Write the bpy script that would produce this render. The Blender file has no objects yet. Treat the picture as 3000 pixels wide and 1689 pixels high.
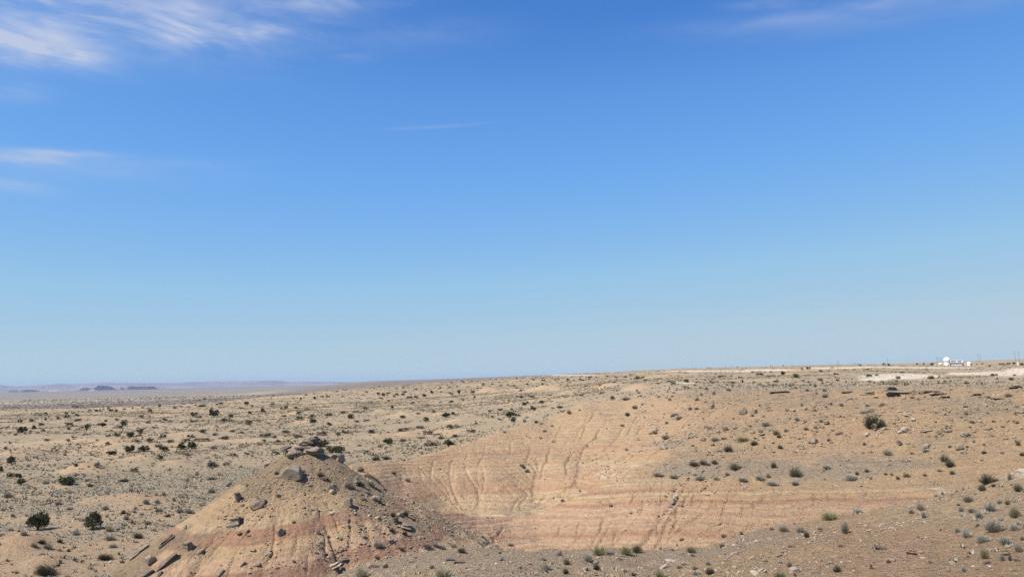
import bpy, bmesh, math, random
import numpy as np
from mathutils import Vector, Matrix

# ---------------------------------------------------------------- camera, light, sky
scene = bpy.context.scene
C = scene.collection
W, H, F = 3000.0, 1689.0, 2350.0          # photograph size and focal length in its pixels
CAM_Z = 18.0
ROLL = math.atan(55 / 3000)
PITCH = math.atan((1107.5 - 844.5) / F)
SUN_AZ, SUN_EL = math.radians(-118), math.radians(52)     # left of the view, a little behind the camera

_f = np.array([0, math.cos(PITCH), math.sin(PITCH)])
_r0 = np.array([1.0, 0, 0]); _u0 = np.array([0, -math.sin(PITCH), math.cos(PITCH)])
CR = _r0 * math.cos(ROLL) - _u0 * math.sin(ROLL)
CU = _u0 * math.cos(ROLL) + _r0 * math.sin(ROLL)
CF = _f

cam_data = bpy.data.cameras.new('camera')
cam = bpy.data.objects.new('camera', cam_data); C.objects.link(cam)
cam.matrix_world = Matrix(((CR[0], CU[0], -CF[0], 0), (CR[1], CU[1], -CF[1], 0), (CR[2], CU[2], -CF[2], CAM_Z), (0, 0, 0, 1)))
cam_data.sensor_width = 36; cam_data.lens = 36 * F / W
cam_data.clip_start = 0.3; cam_data.clip_end = 200000
scene.camera = cam

sun_data = bpy.data.lights.new('sun', 'SUN'); sun_data.energy = 5.0; sun_data.angle = math.radians(0.53)
sun_data.color = (1.0, 0.955, 0.885)
sun = bpy.data.objects.new('sun', sun_data); C.objects.link(sun)
SUN_DIR = Vector((math.sin(SUN_AZ) * math.cos(SUN_EL), math.cos(SUN_AZ) * math.cos(SUN_EL), math.sin(SUN_EL)))
sun.rotation_euler = SUN_DIR.to_track_quat('Z', 'Y').to_euler()
sun.location = SUN_DIR * 200

scene.view_settings.view_transform = 'Standard'; scene.view_settings.look = 'None'
scene.view_settings.gamma = 1.0; scene.view_settings.use_curve_mapping = False
scene.view_settings.exposure = 0.26
scene.cycles.volume_bounces = 0; scene.cycles.use_denoising = False
scene.cycles.max_bounces = 4; scene.cycles.diffuse_bounces = 1


def ray(px, py):
    """unit-free direction of a pixel of the photograph"""
    px = np.asarray(px, float); py = np.asarray(py, float)
    return CF * F + np.multiply.outer(px - W / 2, CR) + np.multiply.outer(H / 2 - py, CU)


def az_slope(px, py):
    d = ray(px, py)
    h = np.hypot(d[..., 0], d[..., 1])
    return np.arctan2(d[..., 0], d[..., 1]), d[..., 2] / h


def foreshorten(px, py):
    """how much smaller a thing facing the camera is than its pixels say, away from the middle of the picture: across, upwards"""
    c_ = F / math.sqrt(F * F + (px - W / 2) ** 2 + (py - H / 2) ** 2)
    cx_ = F / math.sqrt(F * F + (px - W / 2) ** 2)
    return cx_ * cx_, cx_


def project(x, y, z):
    v = np.stack([x, y, np.asarray(z) - CAM_Z], -1)
    w = v @ CF
    return W / 2 + F * (v @ CR) / w, H / 2 - F * (v @ CU) / w


class NT:
    """small helper round a node tree"""
    def __init__(s, tree):
        s.t = tree; tree.nodes.clear()
    def n(s, kind, **kw):
        nd = s.t.nodes.new(kind)
        for k, v in kw.items():
            if k.startswith('i_'):
                key = k[2:]
                key = int(key) if key.isdigit() else key.replace('_', ' ')
                s.put(nd.inputs[key], v)
            else:
                setattr(nd, k, v)
        return nd
    def put(s, sock, v):
        if isinstance(v, bpy.types.NodeSocket): s.t.links.new(v, sock)
        else: sock.default_value = v
    def m(s, op, a, b=0.0, c=None, clamp=False):
        nd = s.t.nodes.new('ShaderNodeMath'); nd.operation = op; nd.use_clamp = clamp
        s.put(nd.inputs[0], a); s.put(nd.inputs[1], b)
        if c is not None: s.put(nd.inputs[2], c)
        return nd.outputs[0]
    def ss(s, v, lo, hi):
        nd = s.t.nodes.new('ShaderNodeMapRange'); nd.interpolation_type = 'SMOOTHSTEP'
        s.put(nd.inputs[0], v); nd.inputs[1].default_value = lo; nd.inputs[2].default_value = hi
        return nd.outputs[0]
    def mix(s, f, a, b, mode='MIX'):
        nd = s.t.nodes.new('ShaderNodeMix'); nd.data_type = 'RGBA'; nd.blend_type = mode
        s.put(nd.inputs[0], f); s.put(nd.inputs[6], a); s.put(nd.inputs[7], b)
        return nd.outputs[2]
    def noise(s, vec, scale, detail=4, rough=0.55, dist=0.0):
        nd = s.t.nodes.new('ShaderNodeTexNoise')
        s.put(nd.inputs['Vector'], vec); nd.inputs['Scale'].default_value = scale
        nd.inputs['Detail'].default_value = detail; nd.inputs['Roughness'].default_value = rough
        nd.inputs['Distortion'].default_value = dist
        return nd.outputs[0]


world = bpy.data.worlds.new('World'); scene.world = world; world.use_nodes = True
t = NT(world.node_tree)
sky = t.n('ShaderNodeTexSky', sky_type='NISHITA', sun_disc=False, sun_elevation=SUN_EL, sun_rotation=SUN_AZ,
          altitude=1750.0, air_density=1.0, dust_density=0.0, ozone_density=1.6)
tc = t.n('ShaderNodeTexCoord')
sep = t.n('ShaderNodeSeparateXYZ', i_0=tc.outputs['Generated'])
azn = t.m('ARCTAN2', sep.outputs[0], sep.outputs[1])
eln = t.m('ARCSINE', sep.outputs[2])
# thin cirrus: wispy noise gathered round the places where the photograph has streaks
wisp_v = t.n('ShaderNodeCombineXYZ', i_0=t.m('ADD', azn, t.m('MULTIPLY', eln, 0.9)), i_1=t.m('MULTIPLY', eln, 3.2), i_2=0.3)
w1 = t.noise(wisp_v.outputs[0], 8.0, 8, 0.60, 0.55)
w2 = t.noise(t.n('ShaderNodeCombineXYZ', i_0=t.m('ADD', t.m('MULTIPLY', azn, 0.6), t.m('MULTIPLY', eln, 1.6)), i_1=t.m('MULTIPLY', eln, 3.0), i_2=1.7).outputs[0], 17.0, 6, 0.58, 0.8)
wisp = t.ss(t.m('ADD', t.m('MULTIPLY', w1, 0.65), t.m('MULTIPLY', w2, 0.35)), 0.36, 0.64)
CIRRUS = [  # pixel centre, half-widths in pixels, tilt in degrees, strength
    (40, 125, 150, 60, 4, 0.95), (150, 165, 100, 22, 4, 0.7), (110, 60, 130, 55, 0, 0.45), (330, 30, 260, 40, -5, 0.75), (545, 55, 60, 45, 50, 0.6),
    (420, 15, 330, 60, 0, 0.45), (900, 5, 190, 30, 6, 0.85), (560, 105, 160, 22, 10, 0.75), (760, 80, 140, 26, 8, 0.6),
    (370, 110, 420, 70, 4, 0.3), (140, 150, 130, 26, 4, 0.55), (60, 463, 110, 14, 4, 1.1), (200, 449, 110, 8, 4, 0.95), (500, 478, 150, 13, 5, 0.4),
    (300, 505, 260, 26, 3, 0.26), (50, 545, 80, 15, -3, 0.5), (1035, 168, 45, 10, 4, 0.5), (45, 272, 70, 20, 8, 0.42),
    (1230, 100, 210, 40, 4, 0.16), (2250, 12, 90, 12, -6, 0.36), (2650, -4, 420, 18, -1, 0.34),
    (2350, 60, 300, 28, -3, 0.14), (1270, 372, 130, 5, 4, 0.26), (2760, 30, 380, 26, -2, 0.16)]
acc = None
for (cx, cy, a, b, tilt, k) in CIRRUS:
    az0, sl = az_slope(cx, cy); el0 = math.atan(float(sl)); az0 = float(az0)
    ct, st = math.cos(math.radians(tilt)), math.sin(math.radians(tilt))
    da = t.m('MULTIPLY', t.m('SUBTRACT', azn, az0), math.cos(el0)); de = t.m('SUBTRACT', eln, el0)
    u = t.m('ADD', t.m('MULTIPLY', da, ct * F / a), t.m('MULTIPLY', de, st * F / a))
    v = t.m('SUBTRACT', t.m('MULTIPLY', de, ct * F / b), t.m('MULTIPLY', da, st * F / b))
    g = t.m('EXPONENT', t.m('MULTIPLY', t.m('ADD', t.m('MULTIPLY', u, u), t.m('MULTIPLY', v, v)), -0.9))
    acc = t.m('MULTIPLY', g, k) if acc is None else t.m('MULTIPLY_ADD', g, k, acc)
cl = t.m('MULTIPLY', t.m('MULTIPLY', acc, t.m('MULTIPLY_ADD', wisp, 0.80, 0.22)), 0.80, clamp=True)
S0 = 0.085
# clear dry air at altitude: the sky model's own brightness steers a deep blue overhead to a pale blue at the horizon
glow = t.m('MULTIPLY', t.n('ShaderNodeSeparateColor', i_0=sky.outputs[0]).outputs[1], S0)
ramp = t.n('ShaderNodeValToRGB', i_0=glow); cr = ramp.color_ramp; cr.interpolation = 'LINEAR'
lin = lambda v: ((v / 255 + 0.055) / 1.055) ** 2.4 / 2 ** scene.view_settings.exposure
stops = [(0.08, (50, 98, 178)), (0.146, (75, 131, 209)), (0.177, (96, 153, 225)), (0.228, (112, 170, 236)), (0.29, (128, 182, 236)), (0.403, (153, 197, 230)), (0.593, (176, 204, 222)), (0.72, (184, 206, 220))]
while len(cr.elements) < len(stops): cr.elements.new(0.5)
for e_, (p_, c_) in zip(cr.elements, stops): e_.position = p_
for e_, (p_, c_) in zip(cr.elements, stops): e_.color = (lin(c_[0]), lin(c_[1]), lin(c_[2]), 1)
blue = t.n('ShaderNodeVectorMath', operation='SCALE', i_0=ramp.outputs[0], i_Scale=1 / S0)
skyc = t.mix(cl, blue.outputs[0], (4.9, 5.7, 7.6, 1))
bg = t.n('ShaderNodeBackground', i_0=skyc, i_1=S0)
t.n('ShaderNodeOutputWorld', i_0=bg.outputs[0])

# ---------------------------------------------------------------- noise
def _hash(ix, iy, seed):
    h = (ix.astype(np.int64) * 374761393 + iy.astype(np.int64) * 668265263 + seed * 974634777) & 0x7fffffff
    h = ((h ^ (h >> 13)) * 1274126177) & 0x7fffffff
    h = h ^ (h >> 16)
    return (h & 0xffff) / 65535.0


def vnoise(x, y, seed=0):
    ix = np.floor(x); iy = np.floor(y); fx = x - ix; fy = y - iy
    ix = ix.astype(np.int64); iy = iy.astype(np.int64)
    fx = fx * fx * fx * (fx * (fx * 6 - 15) + 10); fy = fy * fy * fy * (fy * (fy * 6 - 15) + 10)
    a = _hash(ix, iy, seed); b = _hash(ix + 1, iy, seed); c = _hash(ix, iy + 1, seed); d = _hash(ix + 1, iy + 1, seed)
    return (a + (b - a) * fx) * (1 - fy) + (c + (d - c) * fx) * fy


def fbm(x, y, oct=4, seed=0, gain=0.5):
    """about -1..1"""
    s = 0; a = 1.0; tot = 0
    for i in range(oct):
        s = s + a * (vnoise(x, y, seed + i * 17) * 2 - 1); tot += a
        x, y = x * 1.93 + y * 0.35 + 3.1, y * 1.93 - x * 0.35 + 7.7; a *= gain
    return s / tot


def sstep(x, a, b):
    t_ = np.clip((x - a) / (b - a), 0, 1); return t_ * t_ * (3 - 2 * t_)


# ---------------------------------------------------------------- large form of the land
def node_v(px, d, py):                        # a ground point seen at this pixel, d metres away
    a, s = az_slope(px, py); return float(a), d, CAM_Z + d * float(s)


def node_z(px, d, z):                         # a ground point out of sight: height given
    hy = 1135 - 55 / 3000 * px
    a, _ = az_slope(px, hy + (CAM_Z - z) / d * F); return float(a), d, z


N_IN = 860
az_in = np.linspace(math.radians(-36.5), math.radians(36.5), N_IN)
side = np.concatenate([36.5 + np.cumsum(np.linspace(0.1, 2.0, 30))]); side = side[side < 75]
rest = np.linspace(side[-1] + 3, 180, 30)
AZ = np.concatenate([-np.radians(rest[::-1][1:]), -np.radians(side[::-1]), az_in, np.radians(side), np.radians(rest)])
AZ = np.unique(AZ)
dd = [2.0, 5.0, 9.0, 13, 17, 21, 24]
while dd[-1] < 160: dd.append(dd[-1] * 1.0047)
while dd[-1] < 1700: dd.append(dd[-1] * 1.0105)
while dd[-1] < 41500: dd.append(dd[-1] * 1.045)
D = np.array(dd); LOGD = np.log(D)
NA, ND = len(AZ), len(D)


def surf(lines):
    """height of a surface given by feature lines, each a list of (azimuth, distance, height) nodes"""
    ds, zs = [], []
    for ln in lines:
        ln = sorted(ln); a = np.array(ln)
        ds.append(np.interp(AZ, a[:, 0], a[:, 1])); zs.append(np.interp(AZ, a[:, 0], a[:, 2]))
    ds = np.array(ds); zs = np.array(zs)
    out = np.empty((ND, NA))
    for j in range(NA):
        o = np.argsort(ds[:, j]); out[:, j] = np.interp(D, ds[o, j], zs[o, j])
    return out, ds, zs


def smooth_d(a, n):
    k = np.hanning(n + 2)[1:-1]; k /= k.sum()
    p = np.pad(a, ((n // 2, n // 2), (0, 0)), mode='edge')
    return sum(k[i] * p[i:i + a.shape[0]] for i in range(n))


def smooth_a(a, n):
    k = np.hanning(n + 2)[1:-1]; k /= k.sum()
    p = np.pad(a, ((0, 0), (n // 2, n // 2)), mode='edge')
    return sum(k[i] * p[:, i:i + a.shape[1]] for i in range(n))


# the desert plain on the left, rising to a plateau on the right
plain_d = [40, 80, 150, 220, 300, 400, 600, 800, 1000, 1300, 1600, 2200, 3200, 5000, 9000, 14000, 25000, 45000]
plain = {
    -2500: [0, 0, 0, 0, 0, 0, 0, 0, -20, -45, -65, -90, -105, -110, -118, -118, -105, -150],
    0:     [0, 0, 0, 0, 0, 0, 0, 0, -20, -45, -65, -90, -105, -110, -118, -118, -105, -150],
    300:   [0, 0, 0, 0, 0, 0, 0, -1, -18, -45, -65, -90, -105, -110, -118, -118, -105, -150],
    500:   [0, 0, 0, 0, 0, 0, 0.0, 0.0, -14, -40, -62, -88, -104, -110, -118, -118, -105, -150],
    700:   [0, 0, 0, 0, 0, 0, 0.0, 0.1, 0.4, -14, -40, -70, -90, -100, -108, -108, -100, -150],
    850:   [0, 0, 0, 0, 0, 0.2, 0.8, 1.5, 2.2, -4, -24, -55, -80, -92, -48, -80, -98, -150],
    950:   [0, 0, 0, 0, 0.2, 0.5, 1.4, 2.6, 3.8, 4, -8, -36, -60, -66, -15, -60, -94, -150],
    1025:  [0, 0, 0, 0, 0.2, 0.6, 1.8, 3.0, 4.5, 5.5, 0, -26, -42, -48, 9, -40, -90, -150],
    1100:  [0, 0, 0, 0, 0.3, 0.8, 2.2, 3.6, 5.2, 7.2, 6, -12, -24, -30, 23, -10, -60, -150],
    1300:  [0, 0, 0, 0.4, 1.2, 2.4, 4.6, 6.6, 8.8, 11.4, 13, 10, 0, -4, 31, 0, -50, -150],
    1450:  [0, 0, 1.0, 2, 3.0, 4.5, 7, 9.6, 12.2, 15.4, 18, 18, 14, 12, 40, 10, -40, -150],
    1600:  [0, 1, 4, 5, 6, 7, 9, 12, 15.4, 19, 21.2, 22, 20, 24, 48, 20, -40, -150],
    1700:  [0, 2, 6, 8, 9.4, 10, 11.4, 14, 17.5, 21.5, 24.5, 25, 26, 34, 52, 20, -40, -150],
    1830:  [0, 3, 10, 11.5, 12.4, 13.2, 14.8, 17, 20, 24, 27, 28, 30, 38, 54, 20, -40, -150],
    2000:  [0, 4, 14.5, 14.9, 15.3, 16, 17.7, 20, 22.8, 27, 30.2, 31, 32, 42, 58, 20, -40, -150],
    2200:  [0, 5, 15.0, 15.1, 15.4, 16.0, 18.0, 20, 22.6, 27, 31, 33, 34, 42, 58, 20, -40, -150],
    2400:  [0, 6, 15.3, 15.2, 15.3, 16.0, 18.0, 20.0, 22.6, 26.6, 31, 38.5, 38, 44, 60, 20, -40, -150],
    2600:  [0, 6, 15.3, 14.9, 15.0, 15.6, 17.4, 19.4, 21.6, 25.6, 29, 37, 44, 50, 64, 20, -40, -150],
    2800:  [0, 6, 15.2, 14.9, 14.9, 15.3, 16.2, 18.0, 19.8, 22.8, 26, 33, 49, 62, 66, 20, -40, -150],
    3000:  [0, 6, 15.0, 14.7, 14.9, 15.4, 16.2, 17.4, 19.2, 21.6, 24.5, 32, 46, 72, 76, 20, -40, -150],
    5500:  [0, 6, 15.0, 14.7, 14.9, 15.4, 16.2, 17.4, 19.2, 21.6, 24.5, 32, 46, 72, 76, 20, -40, -150],
}
P, _, _ = surf([[node_z(px, d, zz[i]) for px, zz in plain.items()] for i, d in enumerate(plain_d)])
P = smooth_d(smooth_a(P, 25), 9)

# the badland amphitheatre: near banded spur, back wall, rim of the plateau
q_valley = [node_z(*n) for n in [(500, 40, -12), (700, 40, -5), (900, 44, 1), (1000, 50, 4.5), (1100, 54, 4.3), (1200, 58, 4.2), (1300, 62, 3.5), (1400, 66, 2.9), (1500, 69, 2.5), (1650, 70, 2.5),
            (1800, 70, 2.9), (2000, 68, 3.4), (2100, 66, 4.2), (2300, 63, 5.6), (2600, 61, 7.0), (2800, 60, 7.2), (3000, 60, 7.4), (4500, 60, 8)]]
q_spur = [node_z(500, 60, -12), node_z(700, 60, -2)] + [node_v(*n) for n in [(900, 60, 1500), (1000, 60, 1470), (1130, 63, 1452), (1210, 68, 1465), (1290, 75, 1484), (1400, 80, 1506), (1500, 82, 1508), (1570, 82, 1499), (1640, 82, 1467),
          (1700, 82, 1440), (1780, 83, 1404), (1860, 85, 1362), (1950, 87, 1347), (2050, 88, 1340), (2300, 86, 1345), (2600, 82, 1350), (3000, 80, 1330), (4500, 80, 1310)]]
drop = {700: .5, 1000: .5, 1130: 1.0, 1210: 3, 1290: 2.6, 1400: 1.6, 1500: 1.1, 1570: 1.1, 1640: 1.6, 1700: 2, 1780: 2, 1860: 1.0, 1950: -.3, 4500: -.3}
_dx = np.array(sorted(drop)); _dv = np.array([drop[k] for k in _dx])
q_floor = []
for a_, d_, z_ in q_spur:
    px_ = np.interp(a_, [s[0] for s in q_spur], [500, 700, 900, 1000, 1130, 1210, 1290, 1400, 1500, 1570, 1640, 1700, 1780, 1860, 1950, 2050, 2300, 2600, 3000, 4500])
    q_floor.append((a_, d_ + 4, z_ - float(np.interp(px_, _dx, _dv))))
q_base = [node_z(*n) for n in [(500, 78, -12), (700, 78, -2), (900, 79, 2), (1000, 80, 4.5), (1100, 82, 4.6), (1210, 88, 4.0), (1300, 92, 3.0), (1400, 95, 2.5), (1500, 96, 2.9), (1600, 97, 3.4), (1700, 97, 4.8), (1800, 97, 7.2),
          (1860, 98, 9), (1950, 98, 10.2)]] + [node_v(2050, 99, 1270), node_v(2300, 97, 1260), node_v(2600, 95, 1250), node_v(3000, 92, 1240), node_v(4500, 92, 1230)]
q_mid = [node_z(500, 86, -12), node_z(700, 86, -2), node_z(900, 86, 3), node_v(1000, 86, 1402), node_v(1100, 90, 1400), node_v(1180, 97, 1400), node_v(1290, 101, 1385), node_v(1400, 104, 1370), node_v(1500, 106, 1356), node_v(1600, 107, 1350),
         node_v(1700, 109, 1340), node_v(1800, 112, 1300), node_v(1860, 114, 1270), node_v(1950, 118, 1230), node_v(2050, 118, 1200), node_v(2400, 112, 1186), node_v(2600, 109, 1182), node_v(3000, 102, 1178), node_v(4500, 100, 1170)]
q_rim_n = [(1030, 95, 1353), (1100, 98, 1350), (1180, 103, 1344), (1250, 107, 1327), (1290, 110, 1317), (1350, 115, 1298), (1420, 120, 1274), (1480, 125, 1254), (1560, 132, 1234), (1620, 138, 1221), (1660, 143, 1199),
           (1700, 148, 1177), (1740, 150, 1171), (1830, 150, 1169), (1900, 148, 1160), (2000, 145, 1152), (2150, 140, 1147), (2400, 130, 1141), (2600, 122, 1136), (3000, 108, 1129), (4500, 106, 1120)]
q_rim = [node_z(500, 92, -12), node_z(700, 92, -2), node_z(900, 93, 4), node_z(980, 93, 7.2)] + [node_v(*n) for n in q_rim_n]
q_back, q_back2 = [], []
for a_, d_, z_ in q_rim:
    px_ = W / 2 + F * math.tan(a_)
    k_ = float(np.interp(px_, [1600, 1700, 1850, 1950], [0.5, 0.35, 0.1, 0.02]))
    q_back.append((a_, d_ + 3.0, z_ - 1.2 * k_)); q_back2.append((a_, d_ + 45, z_ - 42 * k_ - 1.5))
Q, qds, qzs = surf([[(a_, 10, -6) for a_, d_, z_ in q_valley], q_valley, q_spur, q_floor, q_base, q_mid, q_rim, q_back, q_back2])
D_SPUR = qds[2]; D_RIM = qds[6]
Q = smooth_d(smooth_a(Q, 9), 13)
# the nose that juts from the back wall into the amphitheatre, and two shallow gullies beside it
XX = np.sin(AZ)[None, :] * D[:, None]; YY = np.cos(AZ)[None, :] * D[:, None]
def blob(px, d, wx, wd, h):
    a_ = float(az_slope(px, 1400)[0])
    lx = (AZ[None, :] - a_) * D[:, None]; ld = D[:, None] - d
    return h * np.exp(-(lx / wx) ** 2 - (ld / wd) ** 2)
Q += blob(1440, 99, 5.2, 7.0, 1.0) + blob(1190, 92, 4.0, 5.0, 0.5) + blob(1640, 101, 3.0, 6, 0.7)
Q -= blob(1290, 95, 4.0, 8.0, 0.5) + blob(1570, 101, 2.4, 7, 0.6) + blob(1930, 113, 6, 12, 1.3) + blob(2180, 107, 6, 9, 0.7)
Q += blob(2330, 104, 7, 8, 0.6) + blob(2700, 98, 9, 9, 0.8) + blob(1780, 125, 6, 12, 0.7)
# undercut pockets below the caprock
Q0 = Q.copy()
Q -= blob(2640, 116.0, 2.0, 1.3, 1.6) + blob(2533, 117.5, 1.7, 1.2, 1.2) + blob(2705, 116.3, 2.6, 0.9, 1.2)

# near slopes at the bottom of the picture
f_crest_n = [(1000, 44, 1690), (1100, 46, 1650), (1150, 46, 1627), (1250, 46, 1612), (1340, 46, 1606), (1450, 46, 1604), (1520, 46, 1606), (1700, 45, 1616), (1800, 44, 1621), (1900, 44, 1622), (1990, 45, 1605),
             (2100, 47, 1588), (2200, 48, 1557), (2330, 49, 1533), (2440, 50, 1515), (2550, 50, 1495), (2650, 50, 1470), (2750, 50, 1447), (2850, 50, 1424), (2930, 50, 1400), (3000, 50, 1376), (3300, 50, 1340), (4500, 50, 1330)]
f_crest = [node_z(300, 44, -2), node_z(800, 44, 5.5)] + [node_v(*n) for n in f_crest_n]
f_mid = [node_z(300, 37, 0), node_z(800, 37, 6.5), node_v(1100, 37, 1715), node_v(1500, 37, 1662), node_v(1900, 36, 1668), node_v(2200, 37, 1640), node_v(2600, 37, 1600), node_v(3000, 37, 1540), node_v(4500, 37, 1500)]
f_bot = [node_z(300, 29, 2), node_z(800, 29, 7.5), node_v(1100, 29, 1790), node_v(1500, 29, 1770), node_v(2000, 28, 1770), node_v(2500, 27, 1765), node_v(3000, 26, 1740), node_v(4500, 26, 1730)]
_az2 = [-3.2, -1.0, 0, 1.0, 3.2]
f_lines = [[(a_, 1, 16.5) for a_ in _az2], [(a_, 4.5, 16.3) for a_ in _az2], [(a_, 9, 14.6) for a_ in _az2], [(a_, 19, 11.0) for a_ in _az2], f_bot, f_mid, f_crest,
           [(a_, d_ + 2.0, z_ - 0.5) for a_, d_, z_ in f_crest], [(a_, d_ + 16, z_ - 8) for a_, d_, z_ in f_crest], [(a_, 110, -30) for a_, d_, z_ in f_crest]]
FG, _, _ = surf(f_lines)
behind = (np.abs(AZ) > math.radians(62))
FG = smooth_d(smooth_a(FG, 15), 11)
back_land = np.where(D < 60, 16.4, 16.4)[:, None]
wb = sstep(np.abs(AZ), math.radians(55), math.radians(95))[None, :]
FG = FG * (1 - wb) + wb * np.minimum(16.4 + 0 * D[:, None], 20)          # the camera stands on the edge of a plateau
P = P * (1 - wb * 0.9) + wb * 0.9 * np.where(D < 2000, 15.0, np.minimum(15, P.mean(1)))[:, None]

# ---------------------------------------------------------------- the butte
BD = 57.5
_a, _s = az_slope(893, 1308)
BX, BY, BZ = BD * math.sin(float(_a)), BD * math.cos(float(_a)), CAM_Z + BD * float(_s)
b_left = np.array([(0, 12.85), (1.2, 12.8), (1.9, 12.45), (3.3, 11.6), (4.8, 10.85), (6.3, 9.6), (8.1, 8.45), (9.4, 7.5), (11.3, 6.2), (12.4, 5.2), (13.8, 4.0), (19, -0.5), (26, -4)])
b_right = np.array([(0, 12.85), (1.3, 12.75), (2.6, 12.0), (4.0, 11.0), (5.8, 9.85), (7.8, 8.9), (10, 7.7), (12.5, 6.2), (15, 4.6), (19, 1.0), (26, -4)])
b_front = np.array([(0, 12.85), (1.0, 12.75), (2.0, 12.1), (4.0, 10.6), (6.0, 9.35), (8.0, 8.2), (9.5, 7.2), (11.5, 5.9), (13.5, 4.4), (19, 0.3), (26, -4)])


def butte_h(x, y):
    dx, dy = x - BX, y - BY
    # axes: lateral to the view, and towards the camera
    ca, sa = math.cos(float(_a)), math.sin(float(_a))
    lat = dx * ca - dy * sa; fro = -(dx * sa + dy * ca)
    r = np.hypot(dx, dy) + 1e-6; th = np.arctan2(fro, lat)
    wr = np.clip(lat / r, 0, 1) ** 1.5; wl = np.clip(-lat / r, 0, 1) ** 1.5; wf = np.clip(np.abs(fro) / r, 0, 1) ** 1.5
    tot = wr + wl + wf
    lobes = 1 + 0.055 * np.sin(3 * th + 0.6) + 0.045 * np.sin(7 * th + 2.0) + 0.02 * np.sin(13 * th)
    lob = 1 + (lobes - 1) * sstep(r, 2, 7) * np.where(fro > -2, np.clip(np.abs(fro) / r, 0, 1), 1)
    rr = r / lob
    z = (wr * np.interp(rr, b_right[:, 0], b_right[:, 1]) + wl * np.interp(rr, b_left[:, 0], b_left[:, 1]) + wf * np.interp(rr, b_front[:, 0], b_front[:, 1])) / tot
    return z + BZ - 13.25


# ---------------------------------------------------------------- lookups in the polar grid
def polar_index(x, y):
    d = np.hypot(x, y); a = np.arctan2(x, y)
    fi = np.interp(a, AZ, np.arange(NA)); fj = np.interp(np.log(np.maximum(d, D[0])), LOGD, np.arange(ND))
    return fj, fi


def grid_at(G, x, y, idx=None):
    fj, fi = polar_index(x, y) if idx is None else idx
    j = np.clip(fj.astype(int), 0, ND - 2); i = np.clip(fi.astype(int), 0, NA - 2)
    u = fj - j; v = fi - i
    return (G[j, i] * (1 - u) + G[j + 1, i] * u) * (1 - v) + (G[j, i + 1] * (1 - u) + G[j + 1, i + 1] * u) * v


# undulation and low bare mounds on the plain
DG = np.broadcast_to(D[:, None], P.shape)
amp = np.interp(D, [30, 70, 150, 600, 1500, 5000], [0.05, 0.5, 0.9, 1.4, 2.2, 6])[:, None]
und = fbm(XX / 34, YY / 34, 3, 5) * 0.6 + fbm(XX / 11, YY / 11, 3, 9) * 0.3 * sstep(-DG, -1200, -300)
und2 = np.abs(fbm(XX / 60, YY / 60, 3, 31)) * 1.2 * sstep(DG, 150, 400) * sstep(-DG, -2500, -900)
P = P + amp * und + und2
MOUNDS = [(250, 1385, 95, 24), (420, 1352, 80, 18), (520, 1360, 60, 12), (60, 1335, 90, 16), (330, 1300, 70, 12), (60, 1610, 110, 34), (130, 1655, 80, 20), (1180, 1215, 40, 9), (1430, 1150, 60, 14),
          (1110, 1205, 30, 6), (870, 1215, 70, 8), (990, 1246, 80, 10), (1330, 1235, 70, 7), (1780, 1135, 60, 12), (1870, 1140, 70, 14), (1600, 1140, 70, 11), (560, 1275, 60, 9), (1100, 1282, 70, 10),
          (1190, 1275, 60, 10), (330, 1470, 140, 14), (420, 1460, 120, 12), (1020, 1302, 60, 10), (1300, 1215, 50, 6), (1950, 1105, 120, 8), (2300, 1088, 200, 6)]
MND = np.zeros_like(P)
for px, py, w, h in MOUNDS:
    a_, s_ = az_slope(px, py)
    jj = int(np.argmin(np.abs(AZ - float(a_)))); zr = CAM_Z + D * float(s_)
    k = np.where((zr <= P[:, jj]) & (D > 60))[0]
    if len(k) == 0: continue
    d0 = D[k[0]]; sx = w / F * d0 * 0.75; sh = h / F * d0
    lx = (AZ[None, :] - float(a_)) * D[:, None]; ld = D[:, None] - d0
    e = np.sqrt((lx / sx) ** 2 + (ld / (sx * 1.3)) ** 2) * (1 + 0.25 * fbm(XX / sx, YY / sx, 2, 77))
    bump_ = np.exp(-e ** 2 * 1.3); P = P + 1.05 * sh * bump_; MND = np.maximum(MND, bump_)

Q = Q + 0.16 * fbm(XX / 3.2, YY / 3.2, 3, 21) * sstep(DG, 40, 60) + 0.35 * fbm(XX / 9, YY / 9, 2, 23) * sstep(-np.abs(DG - D_RIM[None, :]), -14, -2 - 1e-6) * 0.3
FG = FG + (0.42 * fbm(XX / 5.5, YY / 5.5, 3, 41) + 0.10 * fbm(XX / 1.0, YY / 1.0, 4, 43, 0.6)) * sstep(DG, 20, 30)

Q = Q - 0.4 * np.maximum(DG - D_RIM[None, :] - 44, 0) - np.where(DG > 400, 1e4, 0); FG = FG - 0.5 * np.maximum(DG - 100, 0) - np.where(DG > 300, 1e4, 0)
BASE = np.maximum(np.maximum(P, Q), FG)

# ---------------------------------------------------------------- rain erosion: runoff traced down the slopes cuts rills
EX0, EY0, ECELL, ENX, ENY = -34.0, 24.0, 0.16, 700, 860
ex = EX0 + np.arange(ENX) * ECELL; ey = EY0 + np.arange(ENY) * ECELL
GX, GY = np.meshgrid(ex, ey)
EB = np.maximum(grid_at(BASE, GX, GY), butte_h(GX, GY))
rng = np.random.default_rng(11)


def box(a, n):
    for ax in (0, 1):
        p = np.pad(a, [(n, n) if k == ax else (0, 0) for k in (0, 1)], mode='edge')
        c = np.cumsum(p, ax); c = np.concatenate([np.zeros_like(c[:1] if ax == 0 else c[:, :1]), c], ax)
        m = 2 * n + 1
        a = (c[m:] - c[:-m]) / m if ax == 0 else (c[:, m:] - c[:, :-m]) / m
    return a


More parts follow.
